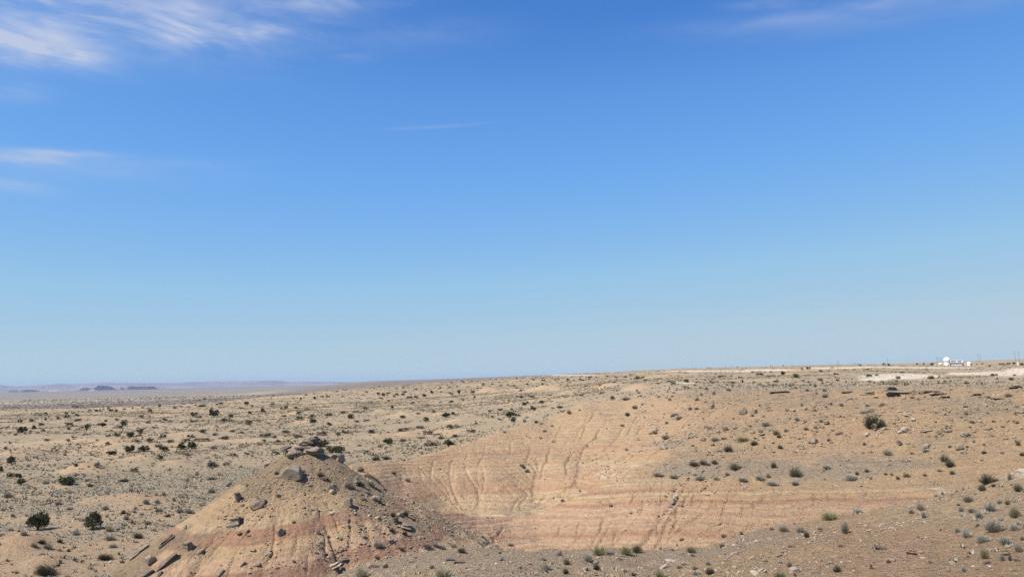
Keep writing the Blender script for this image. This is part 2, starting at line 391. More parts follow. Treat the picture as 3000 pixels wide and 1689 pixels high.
def bil(G, u, v):
    j = v.astype(int); i = u.astype(int); fv = v - j; fu = u - i
    return (G[j, i] * (1 - fu) + G[j, i + 1] * fu) * (1 - fv) + (G[j + 1, i] * (1 - fu) + G[j + 1, i + 1] * fu) * fv


cut = np.zeros_like(EB); FLOW = np.zeros_like(EB)
hh = EB + 0.05 * fbm(GX / 0.7, GY / 0.7, 3, 51)
for rnd, (npart, steps, k_cut) in enumerate([(26000, 130, 0.16), (34000, 150, 0.14), (34000, 150, 0.12)]):
    sm = box(hh - cut, 1)
    gy_, gx_ = np.gradient(sm, ECELL)
    u = rng.uniform(3, ENX - 4, npart); v = rng.uniform(3, ENY - 4, npart)
    flow = np.zeros(ENX * ENY); alive = np.ones(npart, bool)
    vx = np.zeros(npart); vy = np.zeros(npart)
    for s_ in range(steps):
        gx = bil(gx_, u, v); gy = bil(gy_, u, v)
        vx = 0.55 * vx - gx; vy = 0.55 * vy - gy
        n_ = np.hypot(vx, vy) + 1e-6
        ok = (np.hypot(gx, gy) > 0.07)
        u = np.where(ok, np.clip(u + vx / n_, 2, ENX - 4), u); v = np.where(ok, np.clip(v + vy / n_, 2, ENY - 4), v)
        idx_ = (v + 0.5).astype(int) * ENX + (u + 0.5).astype(int)
        np.add.at(flow, idx_[ok], 1.0)
    flow = flow.reshape(ENY, ENX) * (30000 / npart)
    sl = np.hypot(gx_, gy_)
    fl = 0.6 * flow + 0.4 * box(flow, 1)
    cut = cut + k_cut * np.log1p(fl / 3.0) * 0.42 * sstep(sl, 0.10, 0.45)
    FLOW = FLOW + fl
RILL = sstep(np.log1p(FLOW), 2.7, 4.2) * sstep(sl, 0.12, 0.4)
cut = np.minimum(cut, 0.75)
cut = cut - box(cut, 9) * 0.55
cut = np.clip(cut, -0.10, 0.34) * (1 - 0.45 * sstep(GX - 0.16 * GY, 4, 12)) * np.where(butte_h(GX, GY) > grid_at(BASE, GX, GY), 0.8, 0.20)


def erosion_at(x, y, G=None):
    G = cut if G is None else G
    u = (x - EX0) / ECELL; v = (y - EY0) / ECELL
    inside = (u > 2) & (u < ENX - 3) & (v > 2) & (v < ENY - 3)
    e = np.zeros_like(x)
    e[inside] = bil(G, u[inside], v[inside])
    edge = np.minimum(np.minimum(u, ENX - u), np.minimum(v, ENY - v))
    return e * sstep(edge, 4, 30)


ERO = erosion_at(XX, YY)
LEDGES = 0.07 * fbm(XX / 0.9, YY / 0.9, 3, 61) * sstep(-DG, -170, -120) * sstep(DG, 22, 30)
HEIGHT = BASE - ERO + LEDGES
ZONE = np.argmax(np.stack([P, Q, FG]), 0)


def q_fine(x, y):
    """height of the badland slopes with their fine relief: bedding steps, narrow rills, crumbly clay"""
    z = grid_at(Q, x, y) - erosion_at(x, y)
    warp = fbm(x / 6, y / 6, 3, 101); r_ = sstep(np.hypot(x, y), 40, 60)
    s_ = z + 0.10 * (y - 95) - 0.04 * x + 0.18 * warp            # beds dip gently away from the rim
    st = 0.03 * np.sin(s_ * 15 + 2.5 * warp) + 0.028 * np.sin(s_ * 31 + 4 * fbm(x / 3, y / 3, 2, 103))
    crumb = 0.085 * fbm(x / 0.75, y / 0.75, 4, 61, 0.62) + 0.10 * fbm(x / 2.4, y / 2.4, 3, 63)
    return z + (st + crumb - 0.20 * erosion_at(x, y, RILL)) * r_ - cracks_at(x, y)


CRACKS = []                                   # narrow gullies, traced later; each a polyline of ground points with width and depth


def cracks_at(x, y):
    out = np.zeros_like(x)
    for pts, wid, dep in CRACKS:
        x0, y0 = pts.min(0) - 1.0; x1, y1 = pts.max(0) + 1.0
        k = np.nonzero((x > x0) & (x < x1) & (y > y0) & (y < y1))
        if len(k[0]) == 0: continue
        X, Y = x[k], y[k]; best = np.full(X.shape, 9.0); al = np.zeros(X.shape); n = len(pts) - 1
        for i in range(n):
            ax, ay = pts[i]; bx_, by_ = pts[i + 1]; L = (bx_ - ax) ** 2 + (by_ - ay) ** 2 + 1e-9
            t_ = np.clip(((X - ax) * (bx_ - ax) + (Y - ay) * (by_ - ay)) / L, 0, 1)
            ds = np.hypot(X - ax - t_ * (bx_ - ax), Y - ay - t_ * (by_ - ay))
            al = np.where(ds < best, (i + t_) / n, al); best = np.minimum(best, ds)
        taper = np.minimum(1, np.minimum(al, 1.02 - al) * 2.6 + 0.12) * (0.65 + 0.7 * vnoise(X * 1.7, Y * 1.7, 7))
        out[k] = np.maximum(out[k], dep * taper * np.exp(-(best / wid) ** 2))
    return out


def ground_z(x, y):
    x = np.asarray(x, float); y = np.asarray(y, float)
    g = grid_at(HEIGHT, x, y)
    qz = grid_at(ZONE.astype(float), x, y)
    g = np.where((np.abs(qz - 1) < 0.2) & (np.hypot(x, y) < 158), q_fine(x, y), g)
    b = butte_full(x, y)
    return np.maximum(g, b)


def butte_full(x, y):
    b = butte_h(x, y) - erosion_at(x, y) * 1.15
    dx = x - BX; dy = y - BY
    # thin harder beds stand out as little steps
    s_ = b - 0.10 * x
    st = 0.012 * np.sin(s_ * 9.0 + 3 * fbm(x / 2, y / 2, 3, 71)) + 0.05 * fbm(x / 0.5, y / 0.5, 3, 73) + 0.09 * fbm(x / 1.9, y / 1.9, 3, 75)
    return b + st * sstep(np.hypot(dx, dy), 0.5, 2.0) - 0.22 * erosion_at(x, y, RILL) - cracks_at(x, y)


def hit(px, py, dmin=20.0, dmax=6000.0):
    """where the view ray of a photograph pixel first meets the ground"""
    a, s = az_slope(px, py); a = float(a); s = float(s)
    d = np.exp(np.arange(math.log(dmin), math.log(dmax), 0.0009))
    x = d * math.sin(a); y = d * math.cos(a)
    below = (CAM_Z + d * s) <= ground_z(x, y)
    k = np.argmax(below)
    if not below[k]: k = len(d) - 1
    return float(x[k]), float(y[k]), float(ground_z(x[k:k + 1], y[k:k + 1])[0]), float(d[k])


TRACES = [  # gullies and cracks of the slopes, in photograph pixels: distance range, width m, depth m, points
 (95, .17, .55, [(1755, 1191), (1738, 1212), (1720, 1240), (1706, 1268), (1699, 1292)]), (95, .20, .70, [(1783, 1224), (1771, 1243), (1757, 1261), (1745, 1280), (1722, 1301), (1708, 1315), (1706, 1334), (1701, 1346), (1694, 1364)]),
 (95, .15, .45, [(1722, 1207), (1713, 1235), (1696, 1261), (1682, 1292)]), (90, .18, .55, [(1710, 1315), (1675, 1325), (1666, 1341), (1656, 1364), (1663, 1388), (1656, 1400)]), (90, .16, .5, [(1664, 1351), (1701, 1346)]),
 (80, .22, .5, [(1987, 1275), (1963, 1289), (1942, 1306), (1917, 1329), (1898, 1341)]), (80, .16, .4, [(1900, 1257), (1914, 1280), (1931, 1303)]), (62, .13, .4, [(1867, 1435), (1858, 1463)]),
 (85, .20, .6, [(1614, 1307), (1605, 1330), (1600, 1354), (1586, 1377), (1582, 1408)]), (85, .15, .45, [(1333, 1337), (1317, 1361), (1319, 1394)]), (84, .16, .4, [(1621, 1427), (1586, 1464), (1577, 1478)]),
 (84, .16, .45, [(1546, 1441), (1528, 1473), (1523, 1497)]), (84, .16, .45, [(1535, 1450), (1507, 1473), (1502, 1500)]), (84, .14, .35, [(1457, 1459), (1485, 1487)]), (55, .15, .5, [(1481, 1537), (1469, 1548), (1448, 1579), (1415, 1601)]),
 (55, .15, .5, [(1387, 1548), (1375, 1570), (1363, 1600)]), (85, .15, .4, [(1162, 1372), (1183, 1403)]), (85, .15, .4, [(1148, 1378), (1172, 1400), (1190, 1425)]), (60, .13, .4, [(1860, 1437), (1847, 1474)]), (60, .13, .4, [(1981, 1480), (1984, 1524)]),
 (60, .13, .4, [(2040, 1440), (2022, 1490)]), (60, .13, .4, [(2061, 1452), (2046, 1493)]), (60, .14, .45, [(2145, 1421), (2124, 1483), (2114, 1518)]), (60, .13, .4, [(2096, 1452), (2080, 1490)]), (60, .13, .4, [(1928, 1536), (1925, 1573)]),
 (60, .13, .4, [(1813, 1549), (1794, 1590)]), (60, .12, .35, [(1770, 1520), (1756, 1560)]), (60, .12, .35, [(1700, 1530), (1690, 1572)]), (60, .12, .35, [(1640, 1540), (1634, 1570)]), (60, .12, .35, [(2180, 1470), (2168, 1520)]), (60, .12, .35, [(2215, 1465), (2206, 1505)]),
 (60, .12, .35, [(2010, 1452), (1998, 1500)]), (60, .12, .35, [(1955, 1440), (1945, 1480)]), (60, .12, .3, [(2390, 1440), (2386, 1480)]), (60, .12, .3, [(2430, 1438), (2428, 1476)]), (60, .12, .3, [(2480, 1440), (2476, 1470)]), (60, .12, .3, [(2540, 1436), (2536, 1462)]),
 (90, .14, .4, [(1420, 1310), (1414, 1340), (1400, 1370)]), (90, .14, .4, [(1500, 1290), (1494, 1325), (1480, 1352)]), (90, .14, .4, [(1552, 1300), (1548, 1340), (1536, 1366)]), (90, .14, .4, [(1270, 1345), (1262, 1380), (1268, 1410)]), (90, .14, .35, [(1225, 1352), (1230, 1385), (1244, 1415)]),
 (90, .14, .4, [(1370, 1320), (1362, 1350)]), (95, .14, .4, [(1655, 1230), (1640, 1262), (1628, 1285)]), (90, .13, .35, [(1830, 1240), (1815, 1275), (1790, 1310)]), (90, .13, .35, [(2060, 1215), (2070, 1250)]), (90, .13, .35, [(2190, 1220), (2200, 1260)]), (90, .14, .4, [(2420, 1160), (2390, 1190), (2360, 1215)]),
 (40, .085, .38, [(1023, 1492), (1026, 1529), (1025, 1555), (1025, 1583), (1026, 1596), (1023, 1620)]), (40, .08, .26, [(958, 1473), (974, 1501), (980, 1518), (989, 1549), (997, 1571)]), (40, .07, .22, [(908, 1478), (918, 1487), (916, 1509)]), (40, .07, .22, [(930, 1484), (938, 1520)]),
 (40, .08, .28, [(868, 1563), (871, 1593), (863, 1607)]), (40, .08, .25, [(949, 1565), (952, 1594)]), (40, .10, .36, [(828, 1496), (802, 1536), (808, 1580), (796, 1612), (773, 1670), (764, 1690)]), (40, .08, .28, [(869, 1577), (866, 1606), (854, 1641)]), (40, .08, .28, [(950, 1580), (953, 1618), (956, 1641)]),
 (40, .09, .28, [(767, 1513), (735, 1548), (700, 1597)]), (40, .08, .25, [(640, 1560), (610, 1600), (590, 1640)]), (40, .08, .25, [(700, 1610), (680, 1650), (668, 1688)]), (40, .08, .25, [(900, 1620), (905, 1655), (898, 1688)]), (40, .07, .2, [(1000, 1420), (985, 1445)]), (40, .07, .2, [(780, 1420), (760, 1450)]),
 (86, .16, .55, [(1340, 1432), (1400, 1429), (1450, 1428), (1500, 1424), (1545, 1420)]), (95, .12, .40, [(1300, 1323), (1380, 1324), (1460, 1325), (1560, 1322)]), (95, .12, .35, [(1320, 1392), (1400, 1384), (1500, 1382)]),
 (55, .14, .45, [(1350, 1582), (1450, 1573), (1550, 1556), (1650, 1542), (1750, 1532), (1850, 1530), (1980, 1528)]), (55, .10, .30, [(1400, 1528), (1500, 1522), (1620, 1512), (1720, 1500)]), (60, .11, .35, [(2190, 1528), (2280, 1533), (2370, 1526)]),
 (24, .06, .25, [(2563, 1639), (2556, 1655), (2548, 1676)]), (24, .06, .25, [(2678, 1645), (2660, 1676)]), (24, .05, .2, [(2440, 1560), (2425, 1580)]), (24, .05, .2, [(2730, 1560), (2700, 1585)]),
]
_done = []
for dmin_, wid_, dep_, pts_ in TRACES:
    g_ = []
    for i_ in range(len(pts_) - 1):
        for k_ in range(4):
            f_ = k_ / 4; a_, b_ = pts_[i_], pts_[i_ + 1]
            x_, y_, z_, d_ = hit(a_[0] + (b_[0] - a_[0]) * f_ + 3.0 * math.sin(7.1 * (i_ * 4 + k_) + a_[0]), a_[1] + (b_[1] - a_[1]) * f_, dmin_)
            g_.append((x_, y_))
    x_, y_, z_, d_ = hit(pts_[-1][0], pts_[-1][1], dmin_); g_.append((x_, y_))
    g_ = np.array(g_)
    jump = np.hypot(*np.diff(g_, axis=0).T)
    if len(jump) and jump.max() < 14: _done.append((g_, wid_ * 0.8, dep_ * 0.55))
CRACKS.extend(_done)

# ---------------------------------------------------------------- soils
def col(*c): return np.array(c, float)
TAN, PINK, RED, ORANGE = col(.430, .305, .190), col(.440, .300, .200), col(.355, .215, .142), col(.440, .298, .180)
YELLOW, GRAVEL, WHITE = col(.478, .362, .235), col(.360, .278, .195), col(.680, .600, .500)
BARE, COVER, GREY = col(.430, .315, .205), col(.362, .280, .188), col(.315, .255, .190)
DEEPRED = col(.318, .195, .138)


def lerp(a, b, t_): return a + (b - a) * np.asarray(t_)[..., None]


def strata(s, table):
    ks = np.array([k for k, _ in table]); cs = np.array([c for _, c in table])
    return np.stack([np.interp(s, ks, cs[:, i]) for i in range(3)], -1)


def T(*rows):
    """bands given as (from, to, colour), with short transitions"""
    out = []
    for a, b, c in rows: out += [(a + 0.05, c), (b - 0.05, c)]
    return out


BUTTE_BEDS = T((-20, 3.2, TAN), (3.2, 4.2, YELLOW), (4.2, 4.9, ORANGE * .95), (4.9, 5.6, YELLOW), (5.6, 6.3, TAN), (6.3, 7.5, YELLOW), (7.5, 7.75, ORANGE), (7.75, 8.35, YELLOW * .5 + PINK * .5), (8.35, 9.1, DEEPRED), (9.1, 9.75, PINK), (9.75, 10.1, TAN),
               (10.1, 10.3, ORANGE), (10.3, 11.0, RED), (11.0, 11.5, YELLOW * .45 + TAN * .5), (11.5, 12.6, TAN * .92), (12.6, 20, TAN * .9))
SPUR_BEDS = T((-20, 1.7, YELLOW), (1.7, 2.4, ORANGE * 1.05), (2.4, 3.0, PINK * 1.08), (3.0, 3.15, ORANGE * .9), (3.15, 3.7, PINK * 1.05), (3.7, 4.15, RED * 1.08), (4.15, 4.6, PINK), (4.6, 4.7, PINK * .85), (4.7, 5.2, PINK * 1.05), (5.2, 5.3, RED * 1.15), (5.3, 5.95, PINK * 1.06), (5.95, 6.3, RED * 1.1),
              (6.3, 6.7, ORANGE * 1.05), (6.7, 6.95, YELLOW), (6.95, 7.4, RED * 1.1), (7.4, 8.2, YELLOW * .6 + PINK * .4), (8.2, 20, TAN * .97))
WALL_BEDS = T((-20, 2.6, YELLOW), (2.6, 2.8, TAN), (2.8, 3.3, YELLOW * 1.03), (3.3, 3.5, ORANGE), (3.5, 4.1, YELLOW), (4.1, 4.3, TAN), (4.3, 4.7, RED * 1.12), (4.7, 5.2, ORANGE * 1.03), (5.2, 5.8, PINK * .98), (5.8, 5.95, PINK * .85), (5.95, 6.6, PINK),
              (6.6, 7.2, YELLOW), (7.2, 7.5, ORANGE), (7.5, 8.6, ORANGE * .5 + TAN * .5), (8.6, 8.9, TAN), (8.9, 9.2, RED * 1.15), (9.2, 9.45, ORANGE), (9.45, 17.2, TAN * 1.02), (17.2, 18.1, TAN * .5 + YELLOW * .5), (18.1, 60, TAN * .95))


def flow_at(x, y): return erosion_at(x, y, FLOW)


def shape_mask(px, py, shapes, n):
    m = np.zeros_like(px)
    for (cx, cy, a, b) in shapes:
        e = ((px - cx) / a) ** 2 + ((py - cy) / b) ** 2
        m = np.maximum(m, sstep(-(e + n), -1.15, -0.85))
    return m


WHITE_SOIL = [(2080, 1086.5, 130, 2), (1660, 1099, 110, 1.6), (2250, 1083, 70, 2.4), (2440, 1077.5, 90, 2.2), (2560, 1075.5, 100, 2), (2720, 1076.5, 140, 2.2), (2640, 1102, 120, 8), (2560, 1110, 50, 5), (2860, 1094, 100, 4),
              (2935, 1094, 80, 7), (2990, 1088, 50, 10), (2000, 1122, 40, 2), (2995, 1385, 20, 12)]
PALE_SOIL = [(2540, 1520, 70, 12), (2740, 1435, 60, 9), (2780, 1510, 60, 9), (2930, 1400, 60, 14), (2600, 1225, 40, 4), (1790, 1390, 60, 16)]


def soil_colour(x, y, z, nz, zone):
    """zone: 0 plain, 1 badland slope, 2 near slope, 3 butte"""
    d = np.hypot(x, y)
    px, py = project(x, y, z)
    warp = fbm(x / 6, y / 6, 3, 101); fine = fbm(x / 0.8, y / 0.8, 3, 103); mid = fbm(x / 2.6, y / 2.6, 3, 107)
    s = z - 0.09 * x + 0.18 * warp + 0.05 * fine
    # --- plain
    cover = sstep(fbm(x / 26, y / 26, 3, 111) * 0.7 + fbm(x / 7, y / 7, 3, 113) * 0.5 + 0.24 * sstep(nz, 0.975, 0.995) - 0.55 * grid_at(MND, x, y), -0.28, 0.22)
    p = lerp(np.broadcast_to(BARE, x.shape + (3,)), COVER, cover)
    p = lerp(p, PINK * .98, 0.7 * sstep(fbm(x / 45, y / 45, 2, 117), 0.15, 0.5) * (1 - cover))
    p = lerp(p, YELLOW, 0.5 * sstep(fbm(x / 38, y / 38, 2, 119), 0.2, 0.5) * (1 - cover))
    p = lerp(p, PINK * .5 + TAN * .48, 0.7 * sstep(grid_at(MND, x, y) + 0.3 * mid, 0.3, 0.8))
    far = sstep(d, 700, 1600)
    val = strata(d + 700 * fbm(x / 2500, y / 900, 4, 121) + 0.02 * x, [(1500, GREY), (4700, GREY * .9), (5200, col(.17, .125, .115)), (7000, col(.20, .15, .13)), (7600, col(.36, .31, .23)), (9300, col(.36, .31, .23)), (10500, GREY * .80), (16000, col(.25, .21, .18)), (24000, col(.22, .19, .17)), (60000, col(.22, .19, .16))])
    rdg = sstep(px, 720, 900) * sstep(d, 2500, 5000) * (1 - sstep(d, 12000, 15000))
    val = lerp(val, np.broadcast_to(col(.19, .155, .145), val.shape), 0.8 * rdg)  # distance haze put into the ridge soil as a darker purple-grey
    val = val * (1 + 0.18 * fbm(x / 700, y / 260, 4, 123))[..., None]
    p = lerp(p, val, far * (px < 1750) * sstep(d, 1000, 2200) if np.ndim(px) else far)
    # --- badlands
    s = z + 0.10 * (y - 72) - 0.04 * x + 0.16 * warp + 0.05 * fine
    near_spur = 1 - sstep(d - np.interp(np.arctan2(x, y), AZ, D_SPUR), 0.5, 3.0)
    wall = strata(s - 2.8 + 0.10 * warp, WALL_BEDS); sp = strata(s, SPUR_BEDS)
    wall = lerp(wall, np.broadcast_to(TAN * .55 + PINK * .5, wall.shape), 0.15)
    b = lerp(wall, sp, near_spur)
    lam = np.sin(s * 14 + warp * 3) * 0.5 + np.sin(s * 25 + 1.3) * 0.4           # thin laminae
    b = b * (1 + 0.17 * lam * sstep(-nz, -0.999, -0.985))[..., None]
    b = lerp(b, TAN * .5 + PINK * .5, 0.08 + 0.22 * sstep(fbm(x / 4, y / 4, 3, 129), 0.0, 0.5))
    right = sstep(px, 1850, 2150)
    hill = lerp(np.broadcast_to(TAN * 1.02, x.shape + (3,)), ORANGE * .4 + TAN * .6, 0.45 * sstep(fbm(x / 9, y / 9, 3, 131), -0.1, 0.35))
    hill = lerp(hill, GRAVEL * 0.96, 0.85 * sstep(fbm(x / 6, y / 6, 3, 133) + mid * .4, 0.0, 0.4))
    hill = lerp(hill, PINK * .97, 0.4 * sstep(fbm(x / 12, y / 12, 2, 135), 0.15, 0.5))
    bandw = sstep(py, 1415, 1450)                                   # banded foot of the right-hand slope
    b = lerp(b, lerp(hill, b, 0.92 * bandw), right)
    drape = sstep(nz, 0.984, 0.997) * sstep(mid * .5 + fbm(x / 8, y / 8, 3, 137) * .8 + 0.12, -0.1, 0.35)
    b = lerp(b, GRAVEL * 1.08, 0.85 * drape * sstep(px, 1250, 1700))
    shoulder = shape_mask(px, py, [(2180, 1372, 260, 26), (2420, 1388, 160, 22), (2550, 1360, 200, 20), (1960, 1300, 60, 10)], 0.5 * mid + 0.3 * fine)
    b = lerp(b, GREY * 1.03, 0.8 * shoulder)
    rim = sstep(d - np.interp(np.arctan2(x, y), AZ, D_RIM), -6, 4) * sstep(px, 1700, 1900)
    b = lerp(b, GRAVEL * 1.05, 0.75 * rim); 
    p = lerp(p, lerp(np.broadcast_to(GRAVEL * 1.08, x.shape + (3,)), BARE, 0.7 * sstep(mid + warp, 0.2, 0.7)), sstep(px, 1750, 2000) * (1 - sstep(d, 190, 330)))
    knob = shape_mask(px, py, [(1790, 1153, 75, 12)], 0.3 * mid)
    p = lerp(p, GRAVEL * .95, 0.85 * knob)
    # --- near slopes
    f = lerp(np.broadcast_to(GRAVEL * 1.12, x.shape + (3,)), PINK * .5 + TAN * .47, sstep(px + 260 * mid + 220 * warp, 1900, 2500))
    f = lerp(f, TAN * 1.06, 0.75 * sstep(warp + 0.5 * mid, 0.05, 0.5))
    f = lerp(f, YELLOW, 0.55 * sstep(px, 2450, 2700) * (1 - sstep(py, 1500, 1570)))
    f = lerp(f, PINK * 1.03, 0.6 * shape_mask(px, py, [(2650, 1640, 60, 90)], 0.4 * mid))
    # --- butte
    s3 = z - 0.10 * x + 0.14 * warp + 0.06 * fine
    u = strata(s3, BUTTE_BEDS)
    u = u * (1 + 0.05 * np.sin(s3 * 24 + warp * 2))[..., None]
    debris = sstep(fbm(x / 2.3, y / 2.3, 4, 141) * 0.8 + 0.35 * fine + 0.5 * sstep(x - BX, 2.2, 5.0) * sstep(-(py), -1640, -1500) + 0.45 * sstep(-(x - BX), 4.0, 8.0) + 0.8 * sstep(z, BZ - 3.6, BZ - 1.9) - 0.04, 0.12, 0.42)
    u = lerp(u, GRAVEL * 0.97, 0.7 * debris)
    out = np.where((zone == 0)[..., None], p, np.where((zone == 1)[..., None], b, np.where((zone == 2)[..., None], f, u)))
    wm = shape_mask(px, py, WHITE_SOIL, 0.45 * fine + 0.5 * mid)
    out = lerp(out, np.broadcast_to(WHITE, out.shape), 0.85 * wm * (d < 3500))
    out = lerp(out, np.broadcast_to(WHITE, out.shape), 0.45 * sstep(fine, -0.1, 0.5) * shape_mask(px, py, PALE_SOIL, 0.8 * fine + 0.9 * mid))
    out = out * (1 + 0.07 * fine + 0.05 * mid)[..., None]
    # silt washed into the rills is a touch paler and greyer
    silt = 0.22 * sstep(np.log1p(flow_at(x, y)), 2.2, 4.5) * (zone > 0)
    out = lerp(out, GRAVEL * .5 + TAN * .55, silt)
    gravel = np.clip(np.where(zone == 0, 0.35 + 0.3 * (1 - cover), np.where(zone == 1, 0.25 + 0.6 * drape + 0.5 * right, np.where(zone == 2, 1.0, 0.08 + 0.92 * debris))), 0, 1)
    return np.clip(out * np.array([1.06, 1.005, 0.900]), 0.01, 0.9), gravel, cover


# ---------------------------------------------------------------- ground material
def ground_material(name, rough_bump=1.0, veg=0.0):
    m = bpy.data.materials.new(name); m.use_nodes = True
    t = NT(m.node_tree)
    a = t.n('ShaderNodeAttribute', attribute_name='soil'); g = t.n('ShaderNodeAttribute', attribute_name='gravel')
    nr = t.n('ShaderNodeAttribute', attribute_name='nearness'); cv = t.n('ShaderNodeAttribute', attribute_name='cover')
    pos = t.n('ShaderNodeNewGeometry').outputs['Position']
    n1 = t.noise(pos, 1.1, 6, 0.62); n2 = t.noise(pos, 6.0, 5, 0.6)
    vor = t.n('ShaderNodeTexVoronoi', i_Vector=pos, i_Scale=5.5, i_Randomness=1.0)
    vor2 = t.n('ShaderNodeTexVoronoi', i_Vector=pos, i_Scale=14.0, i_Randomness=1.0)
    n3 = t.noise(pos, 2.6, 5, 0.7)
    f1 = t.m('MULTIPLY', t.m('MULTIPLY_ADD', n1, 0.44, 0.76), t.m('MULTIPLY_ADD', n3, 0.5, 0.75)); f2 = t.m('MULTIPLY_ADD', n2, 0.6, 0.70)
    k = t.m('MULTIPLY', f1, f2)
    c = t.mix(1.0, a.outputs['Color'], t.n('ShaderNodeCombineXYZ', i_0=k, i_1=k, i_2=k).outputs[0], 'MULTIPLY')
    # loose chips: pale and dark stones, each its own shade
    sepc = t.n('ShaderNodeSeparateColor', i_0=vor.outputs['Color'])
    chip = t.m('MULTIPLY', t.ss(vor.outputs['Distance'], 0.42, 0.28), t.m('MULTIPLY', t.ss(sepc.outputs[0], 0.62, 0.66), g.outputs['Fac']))
    shade = t.m('MULTIPLY_ADD', sepc.outputs[1], 1.15, 0.55)
    c2 = t.mix(1.0, a.outputs['Color'], t.n('ShaderNodeCombineXYZ', i_0=shade, i_1=shade, i_2=t.m('MULTIPLY', shade, 1.06)).outputs[0], 'MULTIPLY')
    c = t.mix(t.m('MULTIPLY', chip, 0.75), c, c2)
    if veg:
        # low dry ground cover in patches
        v1 = t.noise(pos, 0.55, 5, 0.7, 0.6); v2 = t.noise(pos, 2.4, 4, 0.65)
        vm = t.m('MULTIPLY', t.ss(t.m('ADD', t.m('MULTIPLY', v1, 0.6), t.m('MULTIPLY', v2, 0.4)), 0.47, 0.58), t.m('MULTIPLY_ADD', cv.outputs['Fac'], veg, 0.08))
        c = t.mix(vm, c, (0.245, 0.205, 0.135, 1))
    b1 = t.noise(pos, 2.6, 7, 0.66); b2 = t.noise(pos, 11.0, 5, 0.65)
    hgt = t.m('ADD', t.m('MULTIPLY', b1, 0.42), t.m('ADD', t.m('MULTIPLY', b2, 0.13), t.m('MULTIPLY', t.m('MULTIPLY', t.ss(vor.outputs['Distance'], 0.5, 0.1), chip), 0.12)))
    hgt = t.m('ADD', hgt, t.m('MULTIPLY', t.m('MULTIPLY', t.ss(vor2.outputs['Distance'], 0.6, 0.1), g.outputs['Fac']), 0.03))
    bump = t.n('ShaderNodeBump', i_Strength=t.m('MULTIPLY', nr.outputs['Fac'], t.m('MULTIPLY_ADD', g.outputs['Fac'], 0.4, 0.85)) if rough_bump else 0.0, i_Distance=0.9, i_Height=hgt)
    p = t.n('ShaderNodeBsdfPrincipled', i_Base_Color=c, i_Roughness=0.95, i_Normal=bump.outputs[0])
    p.inputs['Specular IOR Level'].default_value = 0.08
    t.n('ShaderNodeOutputMaterial', i_0=p.outputs[0])
    return m


M_PLAIN = ground_material('plain_soil', 0.9, 0.85)
M_BAD = ground_material('banded_clay', 1.0)
M_NEAR = ground_material('gravelly_clay', 1.0)
M_BUTTE = ground_material('butte_clay', 1.0)


def mesh_from(name, verts, faces, mat, smooth=True, attrs=None):
    me = bpy.data.meshes.new(name)
    nv, nf = len(verts), len(faces)
    faces = np.asarray(faces); k = faces.shape[1]
    me.vertices.add(nv); me.vertices.foreach_set('co', np.asarray(verts, np.float32).ravel())
    me.loops.add(nf * k); me.loops.foreach_set('vertex_index', faces.astype(np.int32).ravel())
    me.polygons.add(nf); me.polygons.foreach_set('loop_start', np.arange(0, nf * k, k, dtype=np.int32))
    me.polygons.foreach_set('loop_total', np.full(nf, k, np.int32))
    me.polygons.foreach_set('use_smooth', np.full(nf, smooth))
    for an, arr in (attrs or {}).items():
        if arr.ndim == 2:
            at = me.attributes.new(an, 'FLOAT_COLOR', 'POINT')
            at.data.foreach_set('color', np.concatenate([arr, np.ones((nv, 1))], 1).astype(np.float32).ravel())
        else:
            at = me.attributes.new(an, 'FLOAT', 'POINT'); at.data.foreach_set('value', arr.astype(np.float32))
    me.update(); me.validate()
    if mat: me.materials.append(mat)
    return me


def link(name, me, parent=None, **props):
    o = bpy.data.objects.new(name, me); C.objects.link(o)
    if parent: o.parent = parent
    for k, v in props.items(): o[k] = v
    return o


dzd = np.gradient(HEIGHT, axis=0) / np.gradient(D)[:, None]
dza = np.gradient(HEIGHT, axis=1) / (np.gradient(AZ)[None, :] * D[:, None])
NZ = 1 / np.sqrt(1 + dzd ** 2 + dza ** 2)
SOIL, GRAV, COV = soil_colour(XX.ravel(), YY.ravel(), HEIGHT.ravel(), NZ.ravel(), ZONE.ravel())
COVG = COV.reshape(XX.shape)
near_ = np.interp(DG.ravel(), [20, 90, 200, 600, 1500], [1, 1, 0.75, 0.3, 0.1])
VERT = np.stack([XX.ravel(), YY.ravel(), HEIGHT.ravel()], 1)
jj, ii = np.meshgrid(np.arange(ND - 1), np.arange(NA - 1), indexing='ij')
v00 = jj * NA + ii
quads = np.stack([v00, v00 + 1, v00 + NA + 1, v00 + NA], -1).reshape(-1, 4)
wrapj = np.arange(ND - 1)
quads = np.concatenate([quads, np.stack([wrapj * NA + NA - 1, wrapj * NA, (wrapj + 1) * NA, (wrapj + 1) * NA + NA - 1], -1)])
fz = ZONE.ravel()[quads]
fzone = np.where((fz == 2).sum(1) >= 2, 2, np.where((fz == 1).sum(1) >= 2, 1, 0))
fdist = DG.ravel()[quads[:, 0]]
fzone = np.where((fzone == 0) & (fdist > 1500), 4, fzone)
for zid, nm, mat in ((0, 'desert_plain', M_PLAIN), (1, 'badland_hill', M_BAD), (2, 'rocky_slope', M_NEAR), (4, 'far_plain', M_PLAIN)):
    q = quads[fzone == zid] if zid != 1 else quads[(fzone == 1) & ((fdist > 157) | (np.abs(AZ[quads[:, 0] % NA]) > math.radians(36.3)) | (AZ[quads[:, 0] % NA] < float(az_slope(950, 1400)[0])))]
    if zid == 1: nm = 'plateau_rim'
    if len(q) == 0: continue
    used, inv = np.unique(q, return_inverse=True)
    me = mesh_from(nm, VERT[used], inv.reshape(q.shape), mat, True, {'soil': SOIL[used], 'gravel': GRAV[used], 'nearness': near_[used], 'cover': COV[used]})
    link(nm, me, kind='structure')

